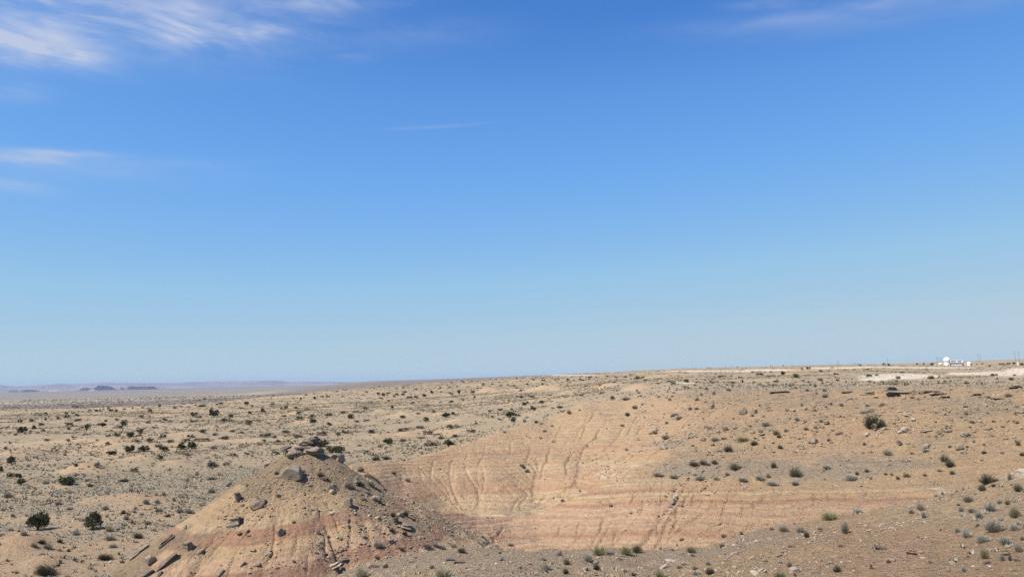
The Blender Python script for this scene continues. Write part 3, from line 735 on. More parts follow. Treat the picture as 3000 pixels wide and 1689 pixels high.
fd = [50.0]
while fd[-1] < 158: fd.append(fd[-1] * (1.0019 if fd[-1] > 58 else 1.003))
fd = np.array(fd)
fa = np.arange(float(az_slope(940, 1400)[0]), math.radians(36.42), math.radians(0.078))
fx = np.sin(fa)[None, :] * fd[:, None]; fy = np.cos(fa)[None, :] * fd[:, None]
fq = q_fine(fx, fy)
other = np.maximum(grid_at(P, fx, fy), grid_at(FG, fx, fy))
okv = (fq > other - 0.45)
g0, g1 = np.gradient(fq); sm_r = g0 / np.gradient(fd)[:, None]; sm_t = g1 / (fd[:, None] * (fa[1] - fa[0]))
base_q = smooth_a(smooth_d(fq, 9), 9)
g0, g1 = np.gradient(base_q); fnz = 1 / np.sqrt(1 + (g0 / np.gradient(fd)[:, None]) ** 2 + (g1 / (fd[:, None] * (fa[1] - fa[0]))) ** 2)
fs, fg_, fc_ = soil_colour(fx.ravel(), fy.ravel(), fq.ravel(), fnz.ravel(), np.full(fx.size, 1))
nfa = len(fa); jr, it = np.meshgrid(np.arange(len(fd) - 1), np.arange(nfa - 1), indexing='ij'); v0 = jr * nfa + it
q = np.stack([v0, v0 + 1, v0 + nfa + 1, v0 + nfa], -1).reshape(-1, 4)
q = q[okv.ravel()[q].any(1)]
used, inv = np.unique(q, return_inverse=True)
fv = np.stack([fx.ravel(), fy.ravel(), fq.ravel()], 1)
link('badland_hill', mesh_from('badland_hill', fv[used], inv.reshape(q.shape), M_BAD, True, {'soil': fs[used], 'gravel': fg_[used], 'nearness': np.ones(len(used)), 'cover': np.zeros(len(used))}), kind='structure')


# the butte, a mesh of its own standing in the plain
nr_, nt_ = 215, 820
rr = np.concatenate([[0.02], np.cumsum(np.linspace(0.06, 0.115, nr_ - 1))])
tt = np.linspace(0, 2 * math.pi, nt_, endpoint=False)
bx = BX + rr[:, None] * np.cos(tt)[None, :]; by = BY + rr[:, None] * np.sin(tt)[None, :]
bz = butte_full(bx, by)
keep_v = bz > grid_at(HEIGHT, bx, by) - 0.35
g0, g1 = np.gradient(bz)
sl_r = g0 / np.gradient(rr)[:, None]; sl_t = g1 / (rr[:, None] * (tt[1] - tt[0]))
bnz = 1 / np.sqrt(1 + sl_r ** 2 + sl_t ** 2)
bs, bg_, _ = soil_colour(bx.ravel(), by.ravel(), bz.ravel(), bnz.ravel(), np.full(bx.size, 3))
jr, it = np.meshgrid(np.arange(nr_ - 1), np.arange(nt_), indexing='ij')
i2 = (it + 1) % nt_
q = np.stack([jr * nt_ + it, (jr + 1) * nt_ + it, (jr + 1) * nt_ + i2, jr * nt_ + i2], -1).reshape(-1, 4)
q = q[keep_v.ravel()[q].all(1)]
used, inv = np.unique(q, return_inverse=True)
bv = np.stack([bx.ravel(), by.ravel(), bz.ravel()], 1)
me = mesh_from('butte', bv[used], inv.reshape(q.shape), M_BUTTE, True, {'soil': bs[used], 'gravel': bg_[used], 'nearness': np.ones(len(used)), 'cover': np.zeros(len(used))})
link('butte_hill', me, kind='structure')

# ---------------------------------------------------------------- far mountains and mesas
def rock_material(name, base, dark, scale, bump=0.5, rough=0.9, var=0.25):
    m = bpy.data.materials.new(name); m.use_nodes = True
    t = NT(m.node_tree)
    tc = t.n('ShaderNodeTexCoord'); oi = t.n('ShaderNodeObjectInfo')
    v = t.n('ShaderNodeVectorMath', operation='ADD', i_0=tc.outputs['Object'], i_1=t.n('ShaderNodeCombineXYZ', i_0=t.m('MULTIPLY', oi.outputs['Random'], 50)).outputs[0]).outputs[0]
    n1 = t.noise(v, scale, 6, 0.62); n2 = t.noise(v, scale * 6, 4, 0.6)
    c = t.mix(t.ss(n1, 0.35, 0.68), (*dark, 1), (*base, 1))
    k = t.m('MULTIPLY', t.m('MULTIPLY_ADD', n2, 0.5, 0.75), t.m('MULTIPLY_ADD', oi.outputs['Random'], var, 1 - var / 2))
    c = t.mix(1.0, c, t.n('ShaderNodeCombineXYZ', i_0=k, i_1=k, i_2=k).outputs[0], 'MULTIPLY')
    b = t.n('ShaderNodeBump', i_Strength=bump, i_Distance=0.15 / scale, i_Height=t.m('ADD', n1, t.m('MULTIPLY', n2, 0.4)))
    p = t.n('ShaderNodeBsdfPrincipled', i_Base_Color=c, i_Roughness=rough, i_Normal=b.outputs[0]); p.inputs['Specular IOR Level'].default_value = 0.1
    t.n('ShaderNodeOutputMaterial', i_0=p.outputs[0])
    return m


M_MESA = rock_material('mesa_rock', (.17, .125, .11), (.085, .065, .065), 0.0018, 0.2)
M_MOUNT = rock_material('mountain_rock', (.30, .25, .23), (.22, .185, .18), 0.0007, 0.1)
M_PALE = rock_material('pale_cliff_rock', (.46, .38, .31), (.27, .20, .17), 0.002, 0.2)


def ridge(name, pts, dist, depth, foot, mat, seed, rough=0.12):
    """a ridge whose crest follows the skyline points (pixels), standing dist metres away, with slopes front and back"""
    pts = sorted(pts); n = max(60, int((pts[-1][0] - pts[0][0]) * 1.2)); n = min(n, 520)
    px = np.linspace(pts[0][0], pts[-1][0], n); py = np.interp(px, [p[0] for p in pts], [p[1] for p in pts])
    a, s = az_slope(px, py); top = CAM_Z + dist * s
    prof = np.array([(-1.0, -0.06), (-0.75, 0.10), (-0.5, 0.30), (-0.33, 0.52), (-0.2, 0.80), (-0.1, 0.96), (0, 1.0), (0.2, 0.97), (0.6, 0.5), (1.0, -0.06)])
    V = []
    for u, h in prof:
        w = fbm(a * 900 + seed, np.full(n, u * 4.0), 3, seed) * rough * (0 if u == 0 else 1)
        d = dist + depth * (u + w * 1.5)
        z = foot + (top - foot) * np.clip(h + w * h * (1 - h) * 3, -0.1, 1.0)
        V.append(np.stack([d * np.sin(a), d * np.cos(a), z], -1))
    V = np.array(V); m = len(prof)
    jj, ii = np.meshgrid(np.arange(m - 1), np.arange(n - 1), indexing='ij'); b = jj * n + ii
    f = np.stack([b, b + 1, b + n + 1, b + n], -1).reshape(-1, 4)
    return link(name, mesh_from(name, V.reshape(-1, 3), f, mat, False), kind='structure')


far_px = [(-500, 1134), (-200, 1128), (0, 1126.6), (29, 1130), (78, 1130), (136, 1126.6), (165, 1122.9), (194, 1123.3), (210, 1125.2), (270, 1121), (310, 1120), (350, 1120.8), (390, 1120.8), (470, 1121), (520, 1121.3), (553, 1118.5),
          (600, 1117.2), (700, 1116.4), (760, 1114.6), (800, 1113.5), (825, 1114.6), (846, 1117.5), (880, 1117.2), (960, 1117.8), (1030, 1117.8), (1100, 1121)]
ridge('mountain', far_px, 38000, 3000, -160, M_MOUNT, 3, 0.02)
ridge('mountain', [(60, 1141), (120, 1131), (180, 1128), (260, 1128.5), (330, 1127.5), (420, 1129), (520, 1128), (600, 1129.5), (700, 1126), (800, 1124), (900, 1124), (1000, 1122), (1080, 1125)], 33500, 2000, -140, M_MOUNT, 5, 0.03)
ridge('mesa', [(227, 1146), (235, 1138), (245, 1135), (258, 1135), (266, 1137.3), (272, 1136.8), (281, 1132), (289, 1128), (311, 1128.8), (320, 1130), (330, 1133.5), (342, 1140), (350, 1140), (353, 1134.5), (359, 1133.4), (367, 1140),
               (375, 1130.7), (386, 1129.7), (398, 1132), (450, 1130.7), (466, 1138.6), (476, 1143)], 26500, 900, -112, M_MESA, 8, 0.16)
ridge('mesa', [(24, 1147), (29, 1143), (38, 1141.8), (48, 1142), (53, 1146)], 26000, 500, -112, M_MESA, 12, 0.1)
ridge('mesa', [(56, 1147), (62, 1143), (72, 1141), (84, 1140.6), (100, 1141.5), (112, 1143.5), (118, 1147)], 25700, 500, -112, M_MESA, 13, 0.1)
ridge('mesa', [(140, 1147), (147, 1143), (158, 1141.5), (172, 1140.5), (188, 1141.4), (198, 1144), (206, 1144), (216, 1142), (226, 1143), (234, 1147)], 25400, 500, -112, M_PALE, 15, 0.12)
ridge('mesa', [(253, 1147), (260, 1142), (270, 1138.5), (277, 1140), (284, 1147)], 25300, 350, -112, M_PALE, 16, 0.12)
ridge('mesa', [(2490, 1073), (2493, 1066), (2498, 1063.5), (2506, 1063.6), (2510, 1066), (2514, 1072)], 30000, 600, 50, M_MOUNT, 17, 0.03)
ridge('mesa', [(2528, 1073), (2533, 1067), (2539, 1065.5), (2545, 1067), (2549, 1072)], 30000, 500, 50, M_MOUNT, 18, 0.03)

# ---------------------------------------------------------------- materials for plants, stones and buildings
def leaf_material(name, base, var=0.35, rough=0.8):
    m = bpy.data.materials.new(name); m.use_nodes = True
    t = NT(m.node_tree)
    oi = t.n('ShaderNodeObjectInfo'); pos = t.n('ShaderNodeNewGeometry')
    n = t.noise(pos.outputs['Position'], 3.0, 3, 0.6)
    isl = pos.outputs['Random Per Island']
    k = t.m('MULTIPLY', t.m('MULTIPLY_ADD', isl, var * 1.6, 1 - var * 0.8), t.m('MULTIPLY', t.m('MULTIPLY_ADD', n, 0.5, 0.75), t.m('MULTIPLY_ADD', oi.outputs['Random'], 0.35, 0.83)))
    c = t.mix(1.0, (*base, 1), t.n('ShaderNodeCombineXYZ', i_0=k, i_1=k, i_2=k).outputs[0], 'MULTIPLY')
    p = t.n('ShaderNodeBsdfPrincipled', i_Base_Color=c, i_Roughness=rough); p.inputs['Specular IOR Level'].default_value = 0.15
    t.n('ShaderNodeOutputMaterial', i_0=p.outputs[0])
    return m


def plain_material(name, base, rough=0.6, spec=0.3, noise=0.08):
    m = bpy.data.materials.new(name); m.use_nodes = True
    t = NT(m.node_tree)
    n = t.noise(t.n('ShaderNodeTexCoord').outputs['Object'], 0.7, 4, 0.6)
    k = t.m('MULTIPLY_ADD', n, noise * 2, 1 - noise)
    c = t.mix(1.0, (*base, 1), t.n('ShaderNodeCombineXYZ', i_0=k, i_1=k, i_2=k).outputs[0], 'MULTIPLY')
    p = t.n('ShaderNodeBsdfPrincipled', i_Base_Color=c, i_Roughness=rough); p.inputs['Specular IOR Level'].default_value = spec
    t.n('ShaderNodeOutputMaterial', i_0=p.outputs[0])
    return m


M_JUNIPER = leaf_material('juniper_leaf', (.092, .098, .050))
M_BARK = plain_material('bark', (.14, .105, .08), 0.9, 0.1, 0.3)
SHRUB_MATS = {'g': leaf_material('sage_twig', (.290, .258, .200)), 'b': leaf_material('brown_twig', (.165, .140, .098)), 'y': leaf_material('yellow_twig', (.315, .285, .150)), 's': leaf_material('straw', (.440, .380, .255)),
              'o': leaf_material('olive_twig', (.168, .152, .092)), 'r': leaf_material('red_twig', (.215, .135, .090)), 'k': leaf_material('dark_twig', (.098, .090, .062)), 'p': leaf_material('pale_twig', (.36, .335, .265))}
M_TUFT = leaf_material('dry_tuft', (.285, .245, .165), 0.5)
M_ROCK = rock_material('sandstone', (.345, .268, .188), (.235, .180, .130), 1.6, 0.55)
M_GREYROCK = rock_material('grey_sandstone', (.305, .245, .182), (.21, .168, .128), 1.4, 0.5)
M_CAP = rock_material('tan_caprock', (.37, .285, .195), (.25, .19, .135), 1.4, 0.7)
M_DARKROCK_SHADE = rock_material('dark_sandstone_and_shade', (.225, .175, .135), (.110, .086, .070), 1.5, 0.8)  # dark stone; the low colour also stands in for deep shade
M_PALEROCK = rock_material('pale_sandstone', (.48, .39, .285), (.37, .295, .215), 1.6, 0.4)
M_STONES = rock_material('loose_stone', (.43, .345, .250), (.28, .225, .165), 0.9, 0.3)


# ---------------------------------------------------------------- stones
def ico(sub):
    bm = bmesh.new(); bmesh.ops.create_icosphere(bm, subdivisions=sub, radius=1.0)
    v = np.array([p.co[:] for p in bm.verts]); f = np.array([[q.index for q in p.verts] for p in bm.faces]); bm.free()
    return v, f


ICO = {k: ico(k) for k in (1, 2, 3, 4)}


def noise3(v, seed, sc):
    return (fbm(v[:, 0] * sc + 11.3, v[:, 1] * sc + v[:, 2] * sc * 0.71, 3, seed) + fbm(v[:, 2] * sc + 5.1, v[:, 0] * sc * .8 - v[:, 1] * sc * 0.6, 3, seed + 5)) * 0.5


def rock_shape(seed, sub=2, cuts=9, box=0.35, beds=0.0, rough=0.12):
    """an angular block: a ball cut by random planes, roughened, optionally stepped into beds; spans about -1..1"""
    r = np.random.default_rng(seed)
    v, f = ICO[sub]; v = v.copy()
    n_axis = np.array([[1, 0, 0], [-1, 0, 0], [0, 1, 0], [0, -1, 0], [0, 0, 1], [0, 0, -1]], float)
    planes = [(a + r.normal(0, 0.16, 3), 1 - box * r.uniform(0.6, 1.2)) for a in n_axis] + [(r.normal(0, 1, 3), r.uniform(0.62, 0.92)) for _ in range(cuts)]
    for n, c in planes:
        n = n / np.linalg.norm(n); dp = v @ n
        v = v - np.outer(np.maximum(dp - c, 0), n)
    v *= (1 + rough * noise3(v, seed, 1.8) + rough * 0.5 * noise3(v, seed + 3, 4.5))[:, None]
    if beds:
        q = v[:, 2] / beds + 0.8 * noise3(v, seed + 9, 0.8)
        lay = np.floor(q); step = 1 + 0.20 * (_hash((lay + 50).astype(np.int64), np.zeros(len(lay), np.int64), seed) - 0.5) * 2
        v[:, 0] *= step; v[:, 1] *= step
    v /= np.abs(v).max(0)
    return v, f


ROCKS = {}
def rock_mesh(kind, i, mat):
    key = (kind, i % 6, mat.name)
    if key not in ROCKS:
        sd = 100 + i % 6 * 7
        v, f = {'block': lambda: rock_shape(sd, 3, 8, 0.4), 'slab': lambda: rock_shape(sd + 300, 3, 5, 0.30, 0.5, 0.2), 'bedded': lambda: rock_shape(sd + 600, 4, 6, 0.42, 0.22, 0.16), 'small': lambda: rock_shape(sd + 900, 2, 7, 0.35)}[kind]()
        ROCKS[key] = mesh_from(kind + '_rock', v, f, mat, False)
    return ROCKS[key]


def place_rock(name, label, cat, kind, i, mat, p, size, rot=(0, 0, 0), group=None, sink=0.3):
    o = link(name, rock_mesh(kind, i, mat), label=label, category=cat)
    if group: o['group'] = group
    o.location = (p[0], p[1], p[2] + size[2] * (0.5 - sink)); o.scale = (size[0] / 2, size[1] / 2, size[2] / 2)
    o.rotation_euler = [math.radians(a) for a in rot]
    return o


def at_dist(px, py, d):
    a, s = az_slope(px, py); a = float(a)
    return d * math.sin(a), d * math.cos(a), CAM_Z + d * float(s)


# the caprock on the summit of the butte: stacked slabs, right pillar, left jutting fins
CAP = [  # kind, px, py (centre), width px, height px, depth m, material, yaw, tilt
    ('bedded', 862, 1329, 62, 22, 1.7, 0, 4, -4, 'flat tan slab at the foot of the caprock on the butte summit'),
    ('bedded', 925, 1325, 58, 26, 1.8, 0, -30, 3, 'thick tan block low on the right of the butte summit caprock'),
    ('bedded', 893, 1311, 74, 20, 1.9, 0, 6, 2, 'broad middle block of the caprock on the butte summit'),
    ('bedded', 896, 1297, 58, 12, 1.5, 0, -6, 5, 'thin grey slab capping the butte summit caprock'),
    ('slab', 920, 1289, 28, 15, 0.9, 1, -35, -12, 'dark pointed rock on the very top of the butte'),
    ('block', 928, 1303, 22, 30, 0.9, 1, -35, 8, 'dark upright pillar on the right edge of the butte summit'),
    ('slab', 838, 1314, 34, 7, 1.1, 1, 12, -12, 'thin dark fin jutting out left from the butte summit, upper one'),
    ('slab', 836, 1323, 26, 6, 0.9, 1, 25, 10, 'thin dark fin jutting out left from the butte summit, lower one'),
    ('block', 936, 1333, 22, 12, 0.9, 2, 10, 4, 'small pale stone below the pillar on the butte summit'),
    ('block', 912, 1334, 20, 10, 0.8, 2, 40, 6, 'small pale stone left of the pillar foot on the butte summit'),
    ('block', 996, 1347, 24, 24, 1.0, 0, -35, -12, 'blocky tan rock on the right shoulder of the butte summit'),
    ('block', 985, 1337, 26, 14, 1.0, 0, -20, 10, 'low tan stone under the juniper behind the butte shoulder'),
]
RM = [M_ROCK, M_DARKROCK_SHADE, M_PALEROCK, M_GREYROCK]
for i, (k, px, py, w, h, dep, m, yaw, tilt, lab) in enumerate(CAP):
    py -= 3
    fx_, fy_ = foreshorten(px, py); w *= fx_; h *= fy_
    d = BD + (0.2 if py < 1320 else -0.4) + (0.5 if px > 970 else 0)
    x, y, z = at_dist(px, py, d)
    place_rock('caprock' if i < 8 else 'rock', lab, 'rock', k, i * 5 + 1, [M_CAP, M_DARKROCK_SHADE, M_PALEROCK, M_GREYROCK][m], (x, y, z), (w * d / F * 0.92, dep * 1.05, h * d / F * 1.2), (0, tilt, yaw + math.degrees(-math.atan2(x, y))), 'caprock blocks on the butte summit', sink=0.5)

# boulders and slabs picked out one by one: px, py of the foot, width px, height px, kind, material, yaw, tilt(about view), label, extra depth factor
BOULDERS = [
    (850, 1394, 78, 44, 'block', 3, -32, -14, 'largest grey boulder, leaning below the butte summit with a dark shaded right side', 0.55),
    (756, 1481, 46, 30, 'bedded', 0, -30, -20, 'layered tan boulder with a black shaded side on the upper left of the butte', 0.9),
    (1020, 1480, 22, 24, 'block', 0, -35, -14, 'tan upright rock with a dark right side on the right face of the butte', 0.8),
    (687, 1535, 46, 30, 'bedded', 3, -30, -10, 'grey stepped boulder on the left flank of the butte', 1.0),
    (697, 1467, 20, 24, 'block', 1, 10, -20, 'small rounded brown rock left of the layered tan boulder', 1.0),
    (490, 1586, 52, 34, 'bedded', 1, 0, -38, 'dark layered slab standing on the left skyline of the butte', 0.5),
    (490, 1648, 70, 44, 'bedded', 1, 6, -40, 'long dark slab with a black underside low on the left of the butte', 0.5),
    (410, 1618, 62, 30, 'slab', 3, 4, -34, 'lowest grey slab on the left foot of the butte', 0.5),
    (552, 1608, 32, 28, 'bedded', 3, 25, -20, 'grey lumpy boulder right of the long dark slab', 0.9),
    (586, 1618, 26, 20, 'slab', 0, 10, -45, 'thin curved tan slab right of the grey lumpy boulder', 0.5),
    (425, 1686, 50, 24, 'bedded', 1, 12, -34, 'dark slab at the bottom edge of the photo under the left foot of the butte', 0.6),
    (468, 1684, 24, 26, 'slab', 1, 25, -50, 'narrow dark slab beside the bottom edge below the butte', 0.5),
    (440, 1652, 30, 26, 'block', 0, 25, -30, 'tan boulder left of the long dark slab on the butte foot', 0.9),
    (645, 1680, 26, 24, 'bedded', 3, 25, -40, 'grey leaning slab in the red band at the bottom of the butte', 0.6),
    (820, 1568, 20, 22, 'block', 3, 20, -20, 'small grey rounded stone in the middle of the butte face', 0.9),
    (932, 1564, 12, 12, 'block', 0, 20, -20, 'small tan stone right of the rounded grey stone on the butte', 0.9),
    (1106, 1520, 16, 9, 'slab', 2, 30, -10, 'pale flat stone on the right flank of the butte', 0.9),
    (1160, 1532, 18, 18, 'block', 1, 10, 0, 'dark angular rock among the bushes on the right flank of the butte', 1.0),
    (1192, 1545, 34, 14, 'slab', 0, -10, 16, 'flat tan slab right of the dark angular rock on the butte flank', 1.1),
    (1146, 1590, 16, 12, 'block', 3, 10, -10, 'grey stone low on the right flank of the butte', 1.0),
    (1102, 1467, 30, 18, 'slab', 0, 0, 24, 'tan slab on the upper right flank of the butte', 0.8),
    (1088, 1400, 46, 16, 'bedded', 1, -6, 34, 'row of dark rock along the right skyline of the butte', 0.5),
    (1056, 1380, 22, 12, 'block', 1, 10, 30, 'small dark rock high on the right skyline of the butte', 0.7),
    (665, 1425, 34, 12, 'slab', 1, 0, -40, 'dark streak of rock high on the left skyline of the butte', 0.5),
    (712, 1655, 20, 8, 'slab', 1, 20, -42, 'thin dark blade of rock low in the middle of the butte', 0.4),
    # below the plateau rim
    (2540, 1208, 44, 15, 'bedded', 3, 10, -6, 'low grey rock below the two dark hollows of the ledge', 0.9),
    (2582, 1190, 20, 12, 'block', 0, 20, 6, 'tan stone between the grey boulder and the dark hollow', 0.9),
    (2648, 1169, 12, 10, 'block', 2, 10, 8, 'pale stone at the mouth of the bigger dark hollow', 0.9),
    (2486, 1172, 26, 18, 'slab', 3, 10, -28, 'grey tilted rock left of the smaller dark hollow', 0.8),
    (2653, 1262, 26, 14, 'slab', 2, 20, 12, 'large pale cream rock on the slope right of the big bush', 0.9),
    (2660, 1217, 26, 9, 'slab', 2, 10, 16, 'long pale stone above the cream rock on the right slope', 0.8),
    (2636, 1207, 14, 7, 'slab', 2, 10, 0, 'flat pale stone up-slope from the cream rock', 0.8),
    (2637, 1267, 16, 7, 'slab', 2, 10, -20, 'small pale stone below the cream rock', 0.8),
    (2712, 1264, 40, 8, 'slab', 0, 10, -8, 'long tan ledge stone right of the cream rock', 0.7),
    (2776, 1264, 30, 6, 'slab', 0, 10, -2, 'thin tan stone at the right end of the stony slope', 0.7),
    (2459, 1270, 26, 6, 'slab', 1, 0, -8, 'thin dark stone down-slope left of the big bush', 0.7),
    (1976, 1222, 26, 14, 'block', 3, 20, 10, 'round grey boulder with a dark underside on the slope below the knob', 0.9),
    (1990, 1227, 24, 10, 'slab', 0, 20, 14, 'tan slab tucked beside the round grey boulder', 0.8),
    (2087, 1196, 13, 15, 'block', 3, 20, 0, 'grey upright block in the middle of the stony slope', 1.0),
    (2178, 1213, 26, 14, 'block', 3, 10, -8, 'large grey rock at the edge of the rubble field', 0.9),
    (2210, 1210, 20, 12, 'block', 0, 30, -8, 'tan block beside the large grey rock of the rubble field', 0.9),
    (2126, 1261, 18, 11, 'block', 3, 10, 4, 'grey rock in the rubble above the grey shoulder', 0.9),
    (2153, 1257, 13, 9, 'block', 0, 10, 12, 'tan rock right of the grey rock above the shoulder', 0.9),
    (2078, 1258, 13, 9, 'block', 0, 10, 12, 'tan rock left of the grey rock above the shoulder', 0.9),
    (1929, 1164, 10, 6, 'block', 3, 0, 0, 'leftmost round stone under the plateau rim', 1.0), (1952, 1166, 9, 6, 'block', 0, 0, 0, 'second round stone under the plateau rim', 1.0),
    (1969, 1162, 10, 4, 'block', 1, 0, 0, 'thin dark stone under the plateau rim by the knob', 1.0), (1961, 1172, 9, 7, 'block', 0, 30, 0, 'lower round stone under the plateau rim by the knob', 1.0),
    (2041, 1173, 14, 10, 'block', 3, 0, -14, 'grey stone alone under the plateau rim', 1.0), (2055, 1158, 9, 5, 'block', 1, 0, 0, 'small dark stone on the plateau rim', 1.0), (2067, 1180, 10, 7, 'block', 0, 0, 14, 'tan stone right of the grey stone under the rim', 1.0),
    (2091, 1155, 11, 8, 'block', 1, 0, 0, 'dark notch of rock on the plateau rim', 1.0),
    (2021, 1201, 12, 9, 'block', 1, 0, -20, 'dark stone on the upper stony slope', 1.0), (2040, 1200, 14, 8, 'block', 3, 20, 0, 'grey stone on the upper stony slope', 1.0),
    (1543, 1382, 15, 8, 'block', 3, 0, 0, 'grey stone on the sandy floor of the amphitheatre', 1.0), (1528, 1368, 11, 10, 'block', 3, 0, 0, 'rounded grey stone above the amphitheatre floor', 1.0),
    (1620, 1295, 10, 8, 'block', 2, 0, 0, 'white stone in the gully of the back wall', 1.0),
    # near slope
    (1968, 1475, 18, 14, 'block', 2, 0, -20, 'pale tilted block on the banded slope', 0.8), (1978, 1463, 18, 10, 'block', 2, 0, 0, 'larger pale stone on the banded slope', 0.8), (1788, 1484, 12, 9, 'block', 0, 10, 0, 'tan stone at the crest of the banded spur', 0.8),
    (2107, 1537, 14, 10, 'slab', 1, 0, -40, 'dark upright shard beside the banded slope', 0.5), (1998, 1582, 14, 7, 'slab', 1, 0, -10, 'dark red stone above the near gravel slope', 0.8),
    (1466, 1640, 22, 12, 'slab', 1, 20, -30, 'dark split slab on the near gravel mound', 0.6), (1590, 1640, 20, 7, 'slab', 1, 0, -14, 'dark flat stone right of the split slab', 0.7), (1573, 1618, 24, 5, 'slab', 0, 0, 6, 'thin stone on the crest of the gravel mound', 0.7),
    (1635, 1627, 26, 10, 'slab', 1, 10, -26, 'dark broken ledge on the crest of the gravel mound', 0.6), (1345, 1648, 34, 9, 'bedded', 1, 0, 6, 'dark broken ledge at the foot of the butte, on the gravel mound', 0.6), (1318, 1640, 26, 7, 'slab', 1, 0, 4, 'thin dark ledge left of the broken ledge on the gravel mound', 0.6),
    (1265, 1664, 12, 9, 'block', 1, 0, -20, 'small dark rock alone low on the gravel mound', 0.8), (1955, 1608, 36, 8, 'slab', 0, 0, -6, 'long tan ledge above the near right slope', 0.7), (1965, 1645, 40, 8, 'slab', 2, 0, 6, 'pale flat stone on the near slope', 0.8),
    (2150, 1624, 30, 8, 'slab', 0, 0, -20, 'tan flake on the near slope left of the crack', 0.7), (2232, 1674, 26, 10, 'slab', 2, 0, -24, 'pale slab near the bottom edge on the near slope', 0.8), (2580, 1606, 42, 8, 'bedded', 1, 0, 14, 'longest dark ledge on the near right slope', 0.6),
    (2462, 1601, 22, 7, 'bedded', 1, 0, -4, 'dark layered stone left of the longest dark ledge', 0.6), (2320, 1601, 28, 5, 'slab', 1, 0, 10, 'thin dark ledge on the near slope under the grey bushes', 0.6), (2838, 1632, 20, 6, 'slab', 1, 0, 10, 'dark flat rock below the green bush at the right', 0.7),
    (2530, 1600, 18, 5, 'slab', 0, 0, 8, 'thin tan ledge between two dark ledges', 0.7), (2298, 1607, 10, 9, 'block', 2, 0, 0, 'small white stone on the near slope', 0.9), (2891, 1650, 22, 8, 'slab', 1, 0, -16, 'dark ragged stone near the lower right corner', 0.7),
    (2552, 1665, 8, 14, 'block', 1, 0, 0, 'black chink of rock in the near slope crack', 0.7), (2690, 1574, 10, 5, 'slab', 1, 0, 0, 'dark chip on the near right slope', 0.7),
    (1092, 1660, 40, 14, 'bedded', 0, 0, 6, 'light broken stones at the foot of the butte', 0.7), (1130, 1662, 18, 14, 'block', 0, 20, -20, 'tan block right of the light broken stones', 0.8), (980, 1662, 40, 14, 'slab', 2, 0, -20, 'pale slab at the bottom of the butte', 0.6),
]
for i, (px, py, w, h, k, m, yaw, tilt, lab, df) in enumerate(BOULDERS):
    x, y, z, d = hit(px, py)
    fx_, fy_ = foreshorten(px, py); w *= fx_; h *= fy_
    if k != 'block' and abs(tilt) >= 28:
        h = max(0.26 * w, h - 0.75 * w * math.tan(math.radians(abs(tilt)))); w = w * 1.12
    sw, sh = w * d / F, h * d / F
    place_rock('boulder' if w > 24 else 'rock', lab, 'rock', k, i, RM[m], (x, y, z), (sw * 1.05, max(sw * df, sh * 0.8), sh * 1.25), (0, tilt, yaw + math.degrees(-math.atan2(x, y))), None, sink=(0.42 if i == 0 else 0.14 if k == 'block' and w < 40 else 0.27 if w < 40 else 0.36))

# the overhanging caprock ledge under the rim of the right-hand plateau
LEDGE = [(2632, 1150, 74, 8, 2.8, 2, 'thickest grey slab of the overhanging ledge, above the bigger dark hollow'), (2705, 1149, 110, 6, 2.8, 1.5, 'long thin grey slab of the overhanging ledge with a dark line under it'),
         (2745, 1152, 50, 5, 1.8, 4, 'thin slab at the right end of the overhanging ledge'), (2545, 1152, 44, 8, 2.2, -4, 'grey slab above the smaller dark hollow'), (2612, 1139, 44, 9, 2.4, 0, 'rounded grey block on top of the overhanging ledge'),
         (2480, 1146, 34, 5, 1.4, -3, 'thin ledge stone left of the smaller dark hollow'), (2282, 1147, 62, 4, 1.4, -3, 'thin broken ledge on the rim far left of the hollows'), (2415, 1141, 12, 5, 1.2, 0, 'short dark ledge stone on the rim'),
         (2720, 1145, 70, 4, 1.4, 2, 'upper thin slab behind the long thin slab'), (2972, 1131, 42, 5, 1.6, -4, 'dark ledge at the right edge of the photo'), (2860, 1155, 40, 4, 1.2, -6, 'thin ledge stone right of the overhanging ledge'),
         (2925, 1166, 50, 4, 1.4, 2, 'long thin stone under the rim near the right edge'), (2768, 1161, 30, 4, 1.2, 0, 'small ledge stone below the right end of the overhang')]
for i, (px, py, w, h, dep, tilt, lab) in enumerate(LEDGE):
    d = {0: 115.2, 1: 115.6, 3: 116.6, 4: 116.5}.get(i)
    x, y, z, d = hit(px, py + h * 0.6) if d is None else (*at_dist(px, py + h * 0.55, d), d)
    fx_, fy_ = foreshorten(px, py); w *= fx_; h *= fy_
    u = np.array([x, y]) / d
    x, y = x - u[0] * (dep * 0.05), y - u[1] * (dep * 0.05)
    place_rock('ledge_slab', lab, 'rock', 'bedded', i * 5, M_GREYROCK if i % 2 == 0 else M_ROCK, (x, y, z), (w * d / F * 1.08, dep, h * d / F * 1.35), (0, tilt, -math.degrees(math.atan2(x, y)) + (i % 3 - 1) * 5), 'slabs of the caprock ledge along the plateau rim', sink=0.02)

# ---------------------------------------------------------------- plants
def tri_soup(name, P0, P1, P2, mat):
    n = len(P0); V = np.stack([P0, P1, P2], 1).reshape(-1, 3)
    return mesh_from(name, V, np.arange(3 * n).reshape(n, 3), mat, False)


